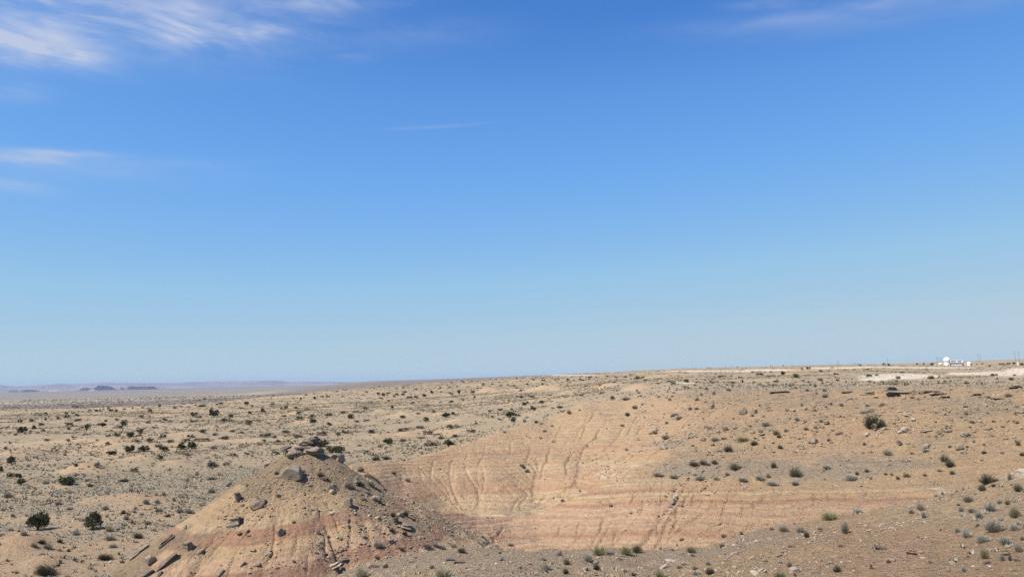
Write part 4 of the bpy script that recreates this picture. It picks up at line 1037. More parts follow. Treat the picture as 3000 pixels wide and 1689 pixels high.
def crown_points(r, clumps, per, spread, flat):
    """clump centres on an uneven dome, then leaf positions round them"""
    th = r.uniform(0, 2 * math.pi, clumps); el = r.uniform(0.0, 1.0, clumps) ** 0.8
    rad = r.uniform(0.55, 1.0, clumps) * (1 + 0.22 * np.sin(2 * th + r.uniform(0, 6)))
    c = np.stack([0.40 * rad * np.cos(th) * np.sqrt(1 - (el * .85) ** 2), 0.40 * rad * np.sin(th) * np.sqrt(1 - (el * .85) ** 2), 0.20 + 0.62 * el * rad * flat], -1)
    sz = r.uniform(0.45, 1.3, clumps) * spread
    k = r.integers(0, clumps, per)
    d = r.normal(0, 1, (per, 3)); d /= np.linalg.norm(d, axis=1)[:, None]
    return c[k] + d * (sz[k] * r.uniform(0.25, 1.0, per) ** 0.45)[:, None], d, c


def crown_mesh(name, seed, per, clumps=16, spread=0.17, leaf=0.07, flat=1.0, mat=None):
    r = np.random.default_rng(seed)
    p, d, c = crown_points(r, clumps, per, spread, flat)
    a = r.normal(0, 1, (per, 3)); a = np.cross(d, a); a /= np.linalg.norm(a, axis=1)[:, None] + 1e-9
    up = d * 0.9 + np.array([0, 0, 0.5]); up /= np.linalg.norm(up, axis=1)[:, None]
    L = leaf * r.uniform(0.6, 1.5, per)[:, None]
    p[:, 2] = np.maximum(p[:, 2], 0.02)
    V0, V1, V2 = p - a * L * 0.42, p + a * L * 0.42, p + up * L * 1.7
    # dense dark interior so that the crown is not see-through
    v, f = ICO[1]
    Vs = [np.stack([V0, V1, V2], 1).reshape(-1, 3)]; Fs = [np.arange(3 * per).reshape(per, 3)]; off = 3 * per
    for q in c[: max(5, clumps // 2)]:
        Vs.append(v * spread * r.uniform(0.40, 0.70) * np.array([1, 1, 0.9]) + q); Fs.append(f + off); off += len(v)
    return mesh_from(name, np.concatenate(Vs), np.concatenate(Fs), mat, False)


def trunk_mesh(seed):
    """short twisted trunk that forks into limbs, one mesh"""
    r = np.random.default_rng(seed); Vs, Fs, off = [], [], 0
    def limb(p0, p1, r0, r1, n=6):
        nonlocal off
        p0, p1 = np.array(p0), np.array(p1); ax = p1 - p0; ax /= np.linalg.norm(ax)
        s = np.cross(ax, [0.3, 0.2, 1.0]); s /= np.linalg.norm(s); q = np.cross(ax, s)
        t_ = np.linspace(0, 2 * math.pi, n, endpoint=False)
        ring = np.outer(np.cos(t_), s) + np.outer(np.sin(t_), q)
        mid = (p0 + p1) / 2 + r.normal(0, 0.02, 3)
        Vs.append(np.concatenate([p0 + ring * r0, mid + ring * (r0 + r1) / 2, p1 + ring * r1]))
        i = np.arange(n); j = (i + 1) % n
        for b in (0, n): Fs.append(np.stack([off + b + i, off + b + j, off + b + n + j, off + b + n + i], -1))
        off += 3 * n
    limb((0, 0, -0.08), (0.02, 0.01, 0.2), 0.055, 0.04)
    for k in range(5):
        a = k * 1.26 + r.uniform(-.3, .3); l = r.uniform(0.2, 0.36)
        limb((0.02, 0.01, r.uniform(.06, .18)), (l * math.cos(a), l * math.sin(a), r.uniform(.3, .6)), 0.03, 0.01)
    return mesh_from('juniper_trunk', np.concatenate(Vs), np.concatenate(Fs), M_BARK, True)


CROWN_NEAR = [crown_mesh('juniper_crown', 40 + i, 2300, 22, 0.15, 0.052, 1.0, M_JUNIPER) for i in range(4)]
CROWN_MID = [crown_mesh('juniper_crown', 60 + i, 520, 14, 0.17, 0.085, 1.0, M_JUNIPER) for i in range(6)]
CROWN_FAR = [crown_mesh('juniper_crown', 80 + i, 150, 10, 0.19, 0.13, 1.0, M_JUNIPER) for i in range(6)]
TRUNKS = [trunk_mesh(5), trunk_mesh(9)]


def shrub_mesh(kind, seed, n, width=0.055, dome=0.9):
    """a dome of thin twigs fanning out from the root, unit width and height"""
    r = np.random.default_rng(seed)
    th = r.uniform(0, 2 * math.pi, n); u = r.uniform(0.05, 1.0, n)
    lean = np.sqrt(1 - u ** 2)
    tip = np.stack([0.5 * lean * np.cos(th), 0.5 * lean * np.sin(th), 0.15 + 0.85 * u * dome], -1) * r.uniform(0.6, 1.08, n)[:, None]
    tip += r.normal(0, 0.035, (n, 3))
    base = np.stack([0.16 * np.cos(th), 0.16 * np.sin(th), np.full(n, -0.05)], -1) * r.uniform(0.0, 1.0, n)[:, None]
    mid = base + (tip - base) * r.uniform(0.35, 0.75, n)[:, None]
    sd = np.cross(tip - base, r.normal(0, 1, (n, 3))); sd /= np.linalg.norm(sd, axis=1)[:, None] + 1e-9
    w = width * r.uniform(0.5, 1.3, n)[:, None]
    tip2 = mid + (tip - base) * 0.25 + sd * 0.12
    A0 = np.concatenate([base - sd * w * .3, mid - sd * w * .5]); A1 = np.concatenate([base + sd * w * .3, mid + sd * w * .4]); A2 = np.concatenate([tip, tip2])
    return tri_soup('shrub', A0, A1, A2, SHRUB_MATS[kind])


SHRUBS = {}
def shrub(kind, i, big):
    key = (kind, i % 4, big)
    if key not in SHRUBS: SHRUBS[key] = shrub_mesh(kind, 200 + i % 4 * 3 + ord(kind), 420 if big else 100, 0.032 if big else 0.08, 1.0)
    return SHRUBS[key]


SC1 = 2576 / 750; SC2 = 2576 / 800
# plants read off the photograph: region origin and scale, then u (centre), v (foot), width, height [, kind]; j = juniper
TABLES = [
 ((0, 1050, SC1), """540,487,20,8 732,494,24,14 772,492,44,16 905,535,34,22 982,537,68,26 1037,516,30,18 1090,508,36,18 1120,532,50,26 1165,536,44,28 1247,515,44,16 1333,504,26,18 1430,501,34,18 1500,535,66,26,b 1607,486,36,24
 1760,457,18,12 1908,442,18,10 2010,427,24,18 2058,415,44,16 1757,502,54,18 1828,490,30,18 1897,492,36,14 1965,474,32,14 2035,484,110,24,o 2183,467,36,14 2226,457,56,18 2478,466,66,34 2430,503,46,14 2540,489,30,28 460,558,34,20
 405,576,40,14 665,562,46,24 735,555,34,14 777,585,50,38 583,614,48,32 675,600,66,32 460,624,36,28 310,638,58,30 202,648,50,34 785,634,68,34 1425,594,54,26 1173,630,34,32 1063,636,44,22 1256,680,84,64 1030,684,100,48 886,720,70,76
 700,682,66,40 660,658,30,18 412,675,54,26,b 345,712,70,42 224,744,116,58 425,730,50,18,b 690,714,54,22,b 1195,702,80,24,b 1408,750,90,40,b 1312,784,100,54 1180,786,90,36 1090,788,64,28 1400,782,70,16 1640,805,90,40 1508,838,84,36,b 1725,845,70,28,b
 1378,842,50,22,b 1872,834,66,30,b 2034,832,130,28,b 1915,794,66,24,b 2265,815,84,32,b 2047,748,76,36 1952,588,64,50 2152,584,110,66 2323,592,72,34 2275,636,110,32,b 2512,558,46,32 2495,668,84,50 1945,646,66,26,b 1660,626,60,30 1710,636,36,14
 1305,944,116,62 1450,934,118,56 1595,890,110,36,g 1645,928,116,56 1825,912,104,58 1932,906,106,66 1120,966,98,44 1612,1018,70,52 2150,908,96,36,g 110,1030,106,42 60,915,50,30,b 685,836,52,26,b 1085,864,66,24,b
 160,770,50,14,b 860,770,60,14,b 1560,700,60,14,b 2170,770,60,18,b 2430,750,50,16,b 380,750,50,12,b 1490,650,60,14,b 820,700,50,14,b 2340,740,60,20,b 2480,965,50,22,b 1880,975,70,24,b 2340,985,70,26,b 470,825,60,18,b 975,828,40,16,b 2000,600,50,20,b"""),
 ((700, 1050, SC1), """348,382,28,14 677,372,28,18 622,416,36,26 762,410,48,28 842,390,34,16 893,390,54,16 1048,386,34,14 337,466,42,18 474,510,44,38 428,512,42,26 241,540,68,42 572,504,46,22 613,560,66,36 610,622,74,44 740,600,74,38 742,648,86,46
 1135,606,86,48 1275,514,50,26,b 1285,634,56,26 1184,638,66,16 900,668,90,26 905,576,76,22,b 470,748,86,22,b 262,792,98,34,b 590,790,90,28,b 830,774,86,34,b 1070,754,60,26,b 1000,772,60,28,b 1336,748,84,28,b 855,884,112,62 970,946,190,78 1498,858,116,66
 1650,832,84,28,o 1540,502,46,32 1875,632,80,44 1645,598,74,26 1678,726,112,30,b 1820,704,84,24,b 2148,704,110,34,b 2085,592,96,60 2158,566,56,32 1902,762,76,32,b 1940,878,110,36,b 2035,808,76,34,o 2110,872,120,46 1835,802,84,18,o 2178,788,76,22,b
 2335,744,82,28,b 2002,772,60,20,b 1718,406,58,30 1782,402,46,32 1864,386,50,32 1405,362,36,22 1455,384,40,40 1502,362,38,28 1585,376,42,28 1562,390,36,18 1650,370,46,22 1665,344,54,18 1285,344,34,16 1428,408,44,20 1505,432,34,18,b 1780,316,40,14
 1885,332,28,14 1940,346,50,26 2032,344,30,16 2135,366,40,28 2215,352,60,36 2353,352,42,32 2372,400,34,28 2135,440,70,20 2028,444,30,14 2535,536,58,24 2550,598,36,26 2025,302,40,14 2118,296,40,14 1325,304,16,8 1380,1025,90,50,k 1480,1015,80,40,k
 1050,310,20,8 1075,316,24,8 985,334,50,8 925,326,14,6 1190,318,24,8 1510,300,14,8 2400,300,30,10 2300,290,24,8 2200,284,22,8 2450,276,24,10 1960,300,20,8 1700,300,22,8 1600,310,18,8 2250,420,40,12,b 1750,450,50,14,b 1900,470,40,12,b 1340,440,40,12,b
 370,960,80,30,b 60,830,60,18,b 500,835,40,18,b 390,845,60,24,b 250,830,60,18,b 350,800,50,20,b 1090,950,40,14,b 1300,940,50,18,b 1215,880,40,14,b 1415,892,40,18,b 1170,540,60,14,b 1800,560,50,14,b 1040,550,60,16,b 690,520,50,14,b 450,585,60,16,b 1960,540,60,16,b"""),
 ((1400, 1050, SC2), """436,444,50,36 465,420,40,18 605,426,50,32 522,490,64,48 310,554,110,66 375,548,60,28 335,600,66,48 440,600,50,40,g 550,606,42,24,k 203,578,44,18 212,490,70,16,b 320,488,50,20 410,372,54,22 510,366,60,16 775,470,60,24 705,470,60,12 860,520,56,40,g
 615,216,36,20 850,206,34,18 610,252,28,22 465,246,26,16 660,252,24,10 560,268,18,16 343,262,24,16 372,284,30,12 405,306,40,16 1220,170,36,12 1280,230,40,14,b 1150,260,28,16,b 1440,160,40,14 1970,226,56,32 1842,242,50,18,b 1802,222,44,16 2302,176,70,22
 2390,168,36,10 2475,184,50,14 2497,230,36,28 2400,236,60,16,b 2182,94,10,10 2336,88,10,10 2446,86,12,14 1165,336,30,20,b 975,358,40,20,b 1272,386,50,28,b 1400,394,90,34,g 1482,472,66,34,g 1410,540,60,34,b 1362,638,44,22,g 1670,710,60,36,g 1775,760,90,44,g
 1402,868,40,26,g 2365,878,100,60,k 2240,778,90,36,p 2500,776,130,40,y 2365,306,54,30,g 1520,328,40,18,r 1590,210,36,14,b 2150,292,50,14,b 880,176,20,8 980,168,24,8 1050,190,20,8 760,200,24,10 700,190,20,8 520,210,20,8 400,215,18,8 270,220,18,8
 780,250,24,10,b 840,262,30,10,b 1030,262,30,12,b 1090,300,40,12,b 680,350,40,12,b 1850,330,40,14,b 2050,260,40,12,b 1700,240,40,12,b 800,505,40,14,b 600,620,40,20,g 700,640,30,18,g 630,690,50,20,g 250,700,40,18,g 590,750,40,20,g 960,490,30,14,b"""),
 ((2200, 1000, SC2), """184,238,10,14 203,238,12,8 306,234,16,14 145,254,16,14 480,266,26,20 543,264,50,26 18,294,50,14 82,322,70,26 190,292,40,12 302,314,60,34 426,344,74,40 170,332,40,14,b 662,286,50,22 765,250,50,8 735,278,26,8 800,312,50,14,b 1097,270,36,12,b
 1110,334,70,24 1190,326,34,22 1430,296,40,14 1255,228,40,24 1300,230,36,22 1030,230,30,16 1006,218,14,12 820,222,20,8 1390,352,60,34,g 1700,354,80,38,o 1775,342,34,26,g 1235,386,40,24,g 1125,384,50,22,g 425,446,40,24,r 530,468,50,32,g 370,424,46,22,g
 240,384,60,18,b 490,376,40,14,b 660,372,50,18,b 820,370,50,12,b 1568,220,24,18 1630,224,20,22 1710,226,46,26 2080,226,24,22 2130,220,26,12 2180,222,24,20 2365,222,60,18 2430,222,50,24 2480,216,44,22 2560,222,50,20 2295,328,56,22,b 2490,328,40,18,b
 2455,366,70,22,b 2320,358,40,22,g 2035,402,50,18,b 2250,238,40,14,b 1150,815,190,140,o 1240,800,70,70,o 1825,1125,120,64,o 705,530,80,40,g 620,500,30,40,g 855,612,50,36,g 760,598,34,24,k 710,620,40,18,g 480,610,30,40,g 605,656,50,26,g 520,648,40,26,r
 340,660,40,30,g 435,748,60,36,p 140,800,90,50,g 515,768,50,22,g 240,880,80,44,o 330,850,70,34,p 520,834,66,32,g 610,824,40,36,g 265,908,50,30,k 30,980,80,46,k 275,1010,60,34,k 735,940,46,28,r 1070,978,46,28,o 1290,1070,110,56,g 1100,612,46,24,g
 1080,652,40,18,g 1525,540,60,28,g 1580,554,30,18,k 2030,690,60,32,g 2085,768,66,28,g 2230,680,40,22,g 2285,760,36,20,k 2040,1000,50,24,g 1880,1000,60,24,g 2200,1060,60,28,k 2520,980,50,50,b 2560,1080,60,40,k 460,1005,60,30,p 560,960,60,24,p 2020,620,50,16,b
 2430,520,90,36,g 2240,530,60,20,g 1750,900,30,14,k 2280,900,40,22,g 2200,980,40,20,k 660,760,60,30,p 40,920,40,20,b 130,1005,30,16,r 1520,1060,50,16,b 1650,1040,90,30,p 2480,760,30,18,k 1880,820,30,14,r"""),
 ((2200, 1350, SC2), """215,65,80,60,o 420,150,130,96,o 165,155,50,40,g 1875,50,110,60,k 1095,105,60,30,b 2230,215,170,90,k 2310,192,80,30,k 2180,278,80,60,k 2290,242,50,30,k 2520,285,110,80,o 2440,178,60,70,g 2050,385,120,66,g 1985,478,70,60,g 2085,482,90,44,g 2150,535,90,60,g
 2260,475,140,80,p 2350,400,70,40,p 2420,412,70,50,o 2490,535,120,100,o 2300,660,220,120,g 2030,720,100,90,p 1945,668,60,50,g 2480,655,120,70,p 2520,600,60,40,p 2190,765,140,70,p 2400,785,140,80,p 2205,920,110,110,y 2520,855,100,90,g 2375,942,60,66,g 2445,938,50,60,b
 1600,462,80,60,g 1515,498,60,50,g 1630,535,60,60,p 1810,320,40,30,b 745,556,170,80,y 890,680,100,110,g 465,675,90,70,g 525,720,60,60,k 305,662,120,60,g 655,655,50,30,b 195,650,50,30,g 815,1045,90,60,k 365,996,60,50,g 280,1100,130,64,y 415,1078,40,30,o 1470,152,80,40,o
 1385,172,50,30,b 1330,137,40,30,g 950,175,140,50,p 720,82,100,40,p 1750,335,60,20,g 1010,490,120,40,p 80,170,110,40,p 200,225,120,40,p 420,225,110,40,p 2010,1040,60,50,p 1690,955,50,30,p 1300,960,50,30,b 1790,655,30,20,k 1940,290,40,26,g 1270,130,50,24,g 1780,100,60,26,g
 1640,140,50,22,o 1900,125,60,36,o 2620,300,60,60,g 1960,420,60,30,p 2560,745,60,40,g 2590,640,60,60,g 1130,170,40,30,g 1000,130,50,30,k 2360,560,60,30,p 2140,610,60,30,p"""),
 ((1400, 1350, SC2), """2040,45,110,40,o 2125,28,90,44,o 2230,25,80,40,o 2425,80,110,60,o 1150,885,140,80,y 1400,885,110,86,y 1500,865,120,74,o 1040,945,100,70,g 840,975,70,60,o 1120,1025,80,60,k 830,1060,70,50,k 640,1025,120,70,s 2010,865,90,60,o 2305,820,70,56,g 2190,1065,90,60,k
 2320,722,60,40,g 2485,698,40,40,k 1715,1095,110,70,y 800,380,60,26,g 965,292,30,24,g 2170,980,60,40,g 1470,1080,60,30,o 1390,1045,60,30,g 2050,1020,60,34,g 2030,900,60,30,g 1700,140,110,36,p 1850,160,100,34,p 2100,175,120,40,p 2250,175,80,30,p 2500,190,100,36,p
 2350,130,60,24,p 2170,40,60,20,g 310,800,60,24,g 210,870,40,20,b 1950,980,90,30,s 1900,1010,60,30,g 2060,1065,100,30,p 2330,880,40,20,p 430,70,40,30,k"""),
 ((700, 1350, SC1), """1240,1166,150,96,s 2060,1166,190,100,s 1110,275,100,66,g 1330,248,110,50,g 930,294,50,50,g 1230,252,70,40,k 2240,918,90,46,k 1400,862,110,60,p 1890,872,110,44,g 2160,872,90,46,y 1540,715,60,40,k 1670,745,60,40,k 1640,895,60,28,r 1390,984,60,30,g 1700,205,60,36,g
 820,160,70,46,r 500,122,40,30,r 380,134,50,30,r 395,360,60,30,g 305,280,40,20,g 80,260,30,40,g 1300,330,60,26,g 1380,370,60,26,k 1550,555,70,40,k 1680,555,60,60,k 1470,300,50,30,k 1210,230,60,30,o 960,265,40,24,k 1760,600,50,24,k 1560,130,60,20,k 1980,860,70,40,p 2040,880,70,40,p"""),
 ((0, 1350, SC1), """110,20,120,34 10,112,60,60 95,178,70,60 170,182,90,70 215,238,100,60 670,234,200,90 380,692,250,200 935,682,215,145 460,1145,260,110,k 1250,208,110,30,k 1350,107,80,30,b 980,62,70,36,b 760,52,60,26,b 80,372,100,60,g 590,442,90,40,g 420,828,100,40,k 600,818,90,36,k
 1110,794,110,50,g 1390,774,120,50,k 1100,704,120,60,s 1060,990,180,60,k 240,745,80,40,g 700,490,80,30,g 1600,510,100,40,g 1470,430,80,50,g 2140,60,120,44,b 2280,45,70,24,b 1060,490,80,40,g 1270,590,70,50,g 1240,530,70,40,k 1900,525,90,40,g 1810,520,90,44,g 1140,870,90,40,g
 690,910,50,30,o 480,880,110,50,g 130,560,60,30,o 30,500,50,30,g 110,700,80,30,p 910,260,90,30,k 460,230,90,40,g 880,205,60,30,g 2130,190,110,30,o 1580,420,70,36,g 2130,320,80,50,g 770,745,80,40,p 340,860,90,40,g 760,1000,60,26,k 1490,640,80,40,g 1690,560,60,30,k 1350,520,70,30,g"""),
]
COUNT = {}
NAMED = {  # plants one can single out by look and place: (table, u, v) -> label
    (7, 380, 692): 'largest juniper, tall and dark, standing alone on the plain at the lower left', (7, 935, 682): 'rounded bright green juniper right of the tall lone juniper at the lower left',
    (7, 670, 234): 'broad juniper in front of the pink mound on the left', (7, 460, 1145): 'dark twiggy brush clump in the bottom left corner', (7, 110, 20): 'juniper at the left edge above the trio of junipers',
    (7, 10, 112): 'juniper cut by the left edge of the photo', (7, 95, 178): 'left one of the three junipers clustered near the left edge', (7, 170, 182): 'upper right one of the three junipers clustered near the left edge', (7, 215, 238): 'lower one of the three junipers clustered near the left edge',
    (1, 970, 946): 'spreading juniper just right of the butte summit rocks', (1, 855, 884): 'olive juniper half hidden behind the butte summit rocks', (1, 1498, 858): 'single round juniper between the butte and the pale spur', (1, 2110, 872): 'low wide juniper behind the crest of the pale spur',
    (1, 2085, 592): 'blocky dark juniper of the middle plain with a smaller one beside it', (1, 2158, 566): 'smaller juniper touching the blocky dark juniper of the middle plain', (0, 2152, 584): 'biggest juniper of the middle plain left of centre', (0, 1256, 680): 'tall brownish juniper in the middle of the left plain',
    (0, 886, 720): 'narrow upright juniper on the left plain', (0, 224, 744): 'wide dark juniper near the left edge of the middle plain', (0, 1312, 784): 'round juniper at the right end of a row of three on the left plain', (0, 1180, 786): 'middle juniper of the row of three on the left plain', (0, 1090, 788): 'smallest juniper at the left end of the row of three',
    (0, 1305, 944): 'leftmost juniper of the line of five in front of the butte plain', (0, 1450, 934): 'second juniper from the left in the line of five', (0, 1645, 928): 'third juniper from the left in the line of five', (0, 1825, 912): 'fourth juniper from the left in the line of five', (0, 1932, 906): 'rightmost juniper of the line of five',
    (0, 1120, 966): 'low juniper left of and below the line of five', (0, 1612, 1018): 'small upright juniper below the line of five', (0, 110, 1030): 'dark juniper by the left edge below the bare mound',
    (2, 310, 554): 'large tapering juniper on the plain left of the orange knob', (2, 375, 548): 'low end of the large tapering juniper left of the orange knob', (2, 335, 600): 'round juniper in front of the large tapering one by the orange knob', (2, 522, 490): 'upright juniper on the plain near the orange knob',
    (3, 426, 344): 'most solid round juniper on the plateau right of centre', (3, 302, 314): 'juniper above and left of the most solid round one on the plateau', (3, 543, 264): 'wide dark juniper against the white strip of the plateau', (3, 480, 266): 'small juniper left of the wide one against the white strip', (3, 1110, 334): 'green juniper in front of the left tip of the white soil',
    (3, 1150, 815): 'big open bush with dark tangled stems on the stony slope below the ledge', (3, 1240, 800): 'small right-hand offshoot of the big open bush on the stony slope', (3, 1825, 1125): 'green leafy bush on the grey flat at the right',
    (4, 420, 150): 'big olive bush on the grey shoulder', (4, 2300, 660): 'largest grey sage of the near right slope', (4, 745, 556): 'yellow-green bush on the crest of the near right slope', (4, 890, 680): 'upright grey sage alone below the pale chips of the near right slope', (4, 2205, 920): 'round green bush among sage near the lower right corner',
    (4, 2230, 215): 'widest dark bush on the rim of the near right slope', (4, 465, 675): 'grey sage with a darker clump at its right foot', (4, 525, 720): 'dark clump at the foot of a grey sage', (4, 305, 662): 'wide grey sage left of the sage with the dark clump', (4, 280, 1100): 'yellow-green bush cut by the bottom edge right of centre',
    (5, 1150, 885): 'bright yellow-green bush on the crest of the gravel mound', (5, 1400, 885): 'yellow left half of the double bush on the gravel mound crest', (5, 1500, 865): 'darker right half of the double bush on the gravel mound crest', (5, 2365 - 0, 878): '', (5, 2425, 80): 'rounded olive bush on top of the grey shoulder',
    (5, 2040, 45): 'leftmost olive bush of the three along the crest of the grey shoulder', (5, 2125, 28): 'middle olive bush of the three along the crest of the grey shoulder', (5, 2230, 25): 'rightmost olive bush of the three along the crest of the grey shoulder', (5, 1120, 1025): 'dark ball-shaped sage on the gravel mound', (5, 1040, 945): 'grey sage between the yellow bush and the ball-shaped sage',
    (6, 1240, 1166): 'straw coloured bush at the bottom edge right of the butte', (6, 2060, 1166): 'larger pale straw bush at the bottom edge below the gravel mound', (6, 2240, 918): 'dark olive bush at the foot of the butte by the gravel mound', (6, 1400, 862): 'pale grey bush beside the red band of the butte', (6, 2160, 872): 'pale yellow-green bush left of the dark olive bush at the butte foot',
    (2, 2365, 878): 'dark grey bush on the ledge above the grey shoulder', (2, 1775, 760): 'grey bush in the gully below the stony slope', (2, 1482, 472): 'grey bush on the flat top right of the orange knob', (2, 1400, 394): 'wide grey bush on top of the orange knob', (4, 815, 1045): 'dark round bush on the lower near slope', (4, 1875, 50): 'dark green bush on the grey flat at the upper right of the near slope',
}
KINDWORD = {'g': 'grey sage', 'b': 'brown desert shrub', 'y': 'yellow-green bush', 's': 'straw coloured bush', 'o': 'olive green bush', 'r': 'reddish brown shrub', 'k': 'dark twiggy shrub', 'p': 'pale grey dry shrub'}


def where(px, py, d):
    if d > 620: return 'far out on the plain near the skyline' if px < 1750 else 'far back on the plateau near the skyline'
    if px > 1850 and d > 150: return 'on the plateau behind the caprock rim'
    if d > 150: return 'on the open plain left of centre' if px < 900 else 'on the open plain behind the pale spur'
    if px < 700 and d > 75: return 'on the plain in front of the left edge of the butte'
    if d < 56: return 'on the near slope at the bottom right' if px > 1900 else 'on the gravel mound at the bottom centre' if px > 1180 else 'on the flanks of the butte'
    if px < 1270: return 'on the flanks of the butte'
    if py < 1250: return 'on the stony slope below the ledge'
    return 'on the grey shoulder and banded slopes'


LAND = [(112, 1522, 'tall lone juniper'), (272, 1522, 'rounded bright juniper'), (195, 1402, 'broad juniper by the pink mound'), (48, 1400, 'three clustered junipers'), (134, 1660, 'bottom left brush clump'), (32, 1340, 'juniper at the left edge'),
 (545, 1312, 'line of five junipers'), (345, 1270, 'row of three junipers'), (627, 1210, 'biggest middle plain juniper'), (258, 1250, 'narrow upright juniper'), (366, 1238, 'tall brownish juniper'), (65, 1258, 'wide dark juniper by the left edge'),
 (982, 1318, 'spreading juniper by the butte summit'), (890, 1305, 'butte summit caprock'), (850, 1380, 'largest grey boulder'), (1136, 1290, 'single round juniper'), (1307, 1212, 'blocky dark juniper'), (1496, 1215, 'large tapering juniper'), (1562, 1195, 'upright juniper by the knob'),
 (1450, 1270, 'crest of the pale spur'), (1100, 1352, 'left tip of the pale spur'), (1740, 1175, 'flat orange knob'), (1620, 1293, 'white stone in the gully'), (1420, 1420, 'layered nose of the amphitheatre'), (1750, 1470, 'red patch of the banded spur'), (1500, 1560, 'dark red band of the spur'),
 (2332, 1102, 'most solid plateau juniper'), (2368, 1078, 'wide juniper at the white strip'), (2545, 1102, 'green juniper by the white soil'), (2700, 1100, 'white soil patch'), (2632, 1150, 'thickest ledge slab'), (2545, 1158, 'smaller dark hollow'), (2283, 1147, 'broken ledge on the rim'), (2557, 1235, 'big open bush'),
 (2655, 1258, 'large cream rock'), (2766, 1342, 'green leafy bush'), (2330, 1385, 'big olive bush of the shoulder'), (2060, 1357, 'three olive bushes of the shoulder'), (2153, 1372, 'rounded olive bush'), (1984, 1218, 'round grey boulder'), (2185, 1208, 'large grey rubble rock'), (2134, 1330, 'dark grey bush on the ledge'),
 (2892, 1410, 'widest dark bush on the rim'), (2430, 1518, 'yellow-green bush on the near crest'), (2476, 1550, 'upright lone grey sage'), (2914, 1540, 'largest grey sage'), (2885, 1625, 'round green bush'), (2344, 1552, 'sage with a dark clump'), (2580, 1604, 'longest dark ledge'), (2453, 1665, 'dark round bush'),
 (1757, 1612, 'bright yellow-green bush'), (1850, 1610, 'double bush on the mound crest'), (1748, 1660, 'dark ball-shaped sage'), (1590, 1640, 'dark flat stone of the mound'), (1345, 1645, 'dark broken ledge'), (1352, 1610, 'dark olive bush at the butte foot'), (1061, 1675, 'straw bush at the bottom edge'), (1300, 1672, 'pale straw bush'),
 (1020, 1465, 'tan upright rock'), (756, 1470, 'layered tan boulder'), (687, 1525, 'grey stepped boulder'), (490, 1630, 'long dark slab'), (820, 1560, 'grey rounded stone'), (1190, 1540, 'flat tan slab of the flank'), (1300, 1120, 'bluish ridge of the skyline'), (2777, 1055, 'white radar tower'), (2305, 1575, 'banded foot of the right slope')]
USED = set(NAMED.values()); PENDING = []


def say_where(px, py, skip=0):
    o = sorted(LAND, key=lambda l: ((l[0] - px) ** 2 + ((l[1] - py) * 1.7) ** 2))
    lx, ly, nm = o[skip]; dx, dy = px - lx, (py - ly) * 1.7
    r_ = math.hypot(dx, dy)
    far = 'just' if r_ < 35 else 'a little' if r_ < 80 else 'some way' if r_ < 160 else 'well'
    a_ = math.degrees(math.atan2(-dy, dx)) % 360
    rel = ['right of', 'above and right of', 'above', 'above and left of', 'left of', 'below and left of', 'below', 'below and right of'][int((a_ + 22.5) // 45) % 8]
    return f'{far} {rel} the {nm}'


def own_label(first, px, py):
    for k in range(14):
        lab = f'{first} {say_where(px, py, k)}'
        if lab not in USED and len(lab.split()) <= 16:
            USED.add(lab); return lab
    return f'{first} {say_where(px, py, 0)}'


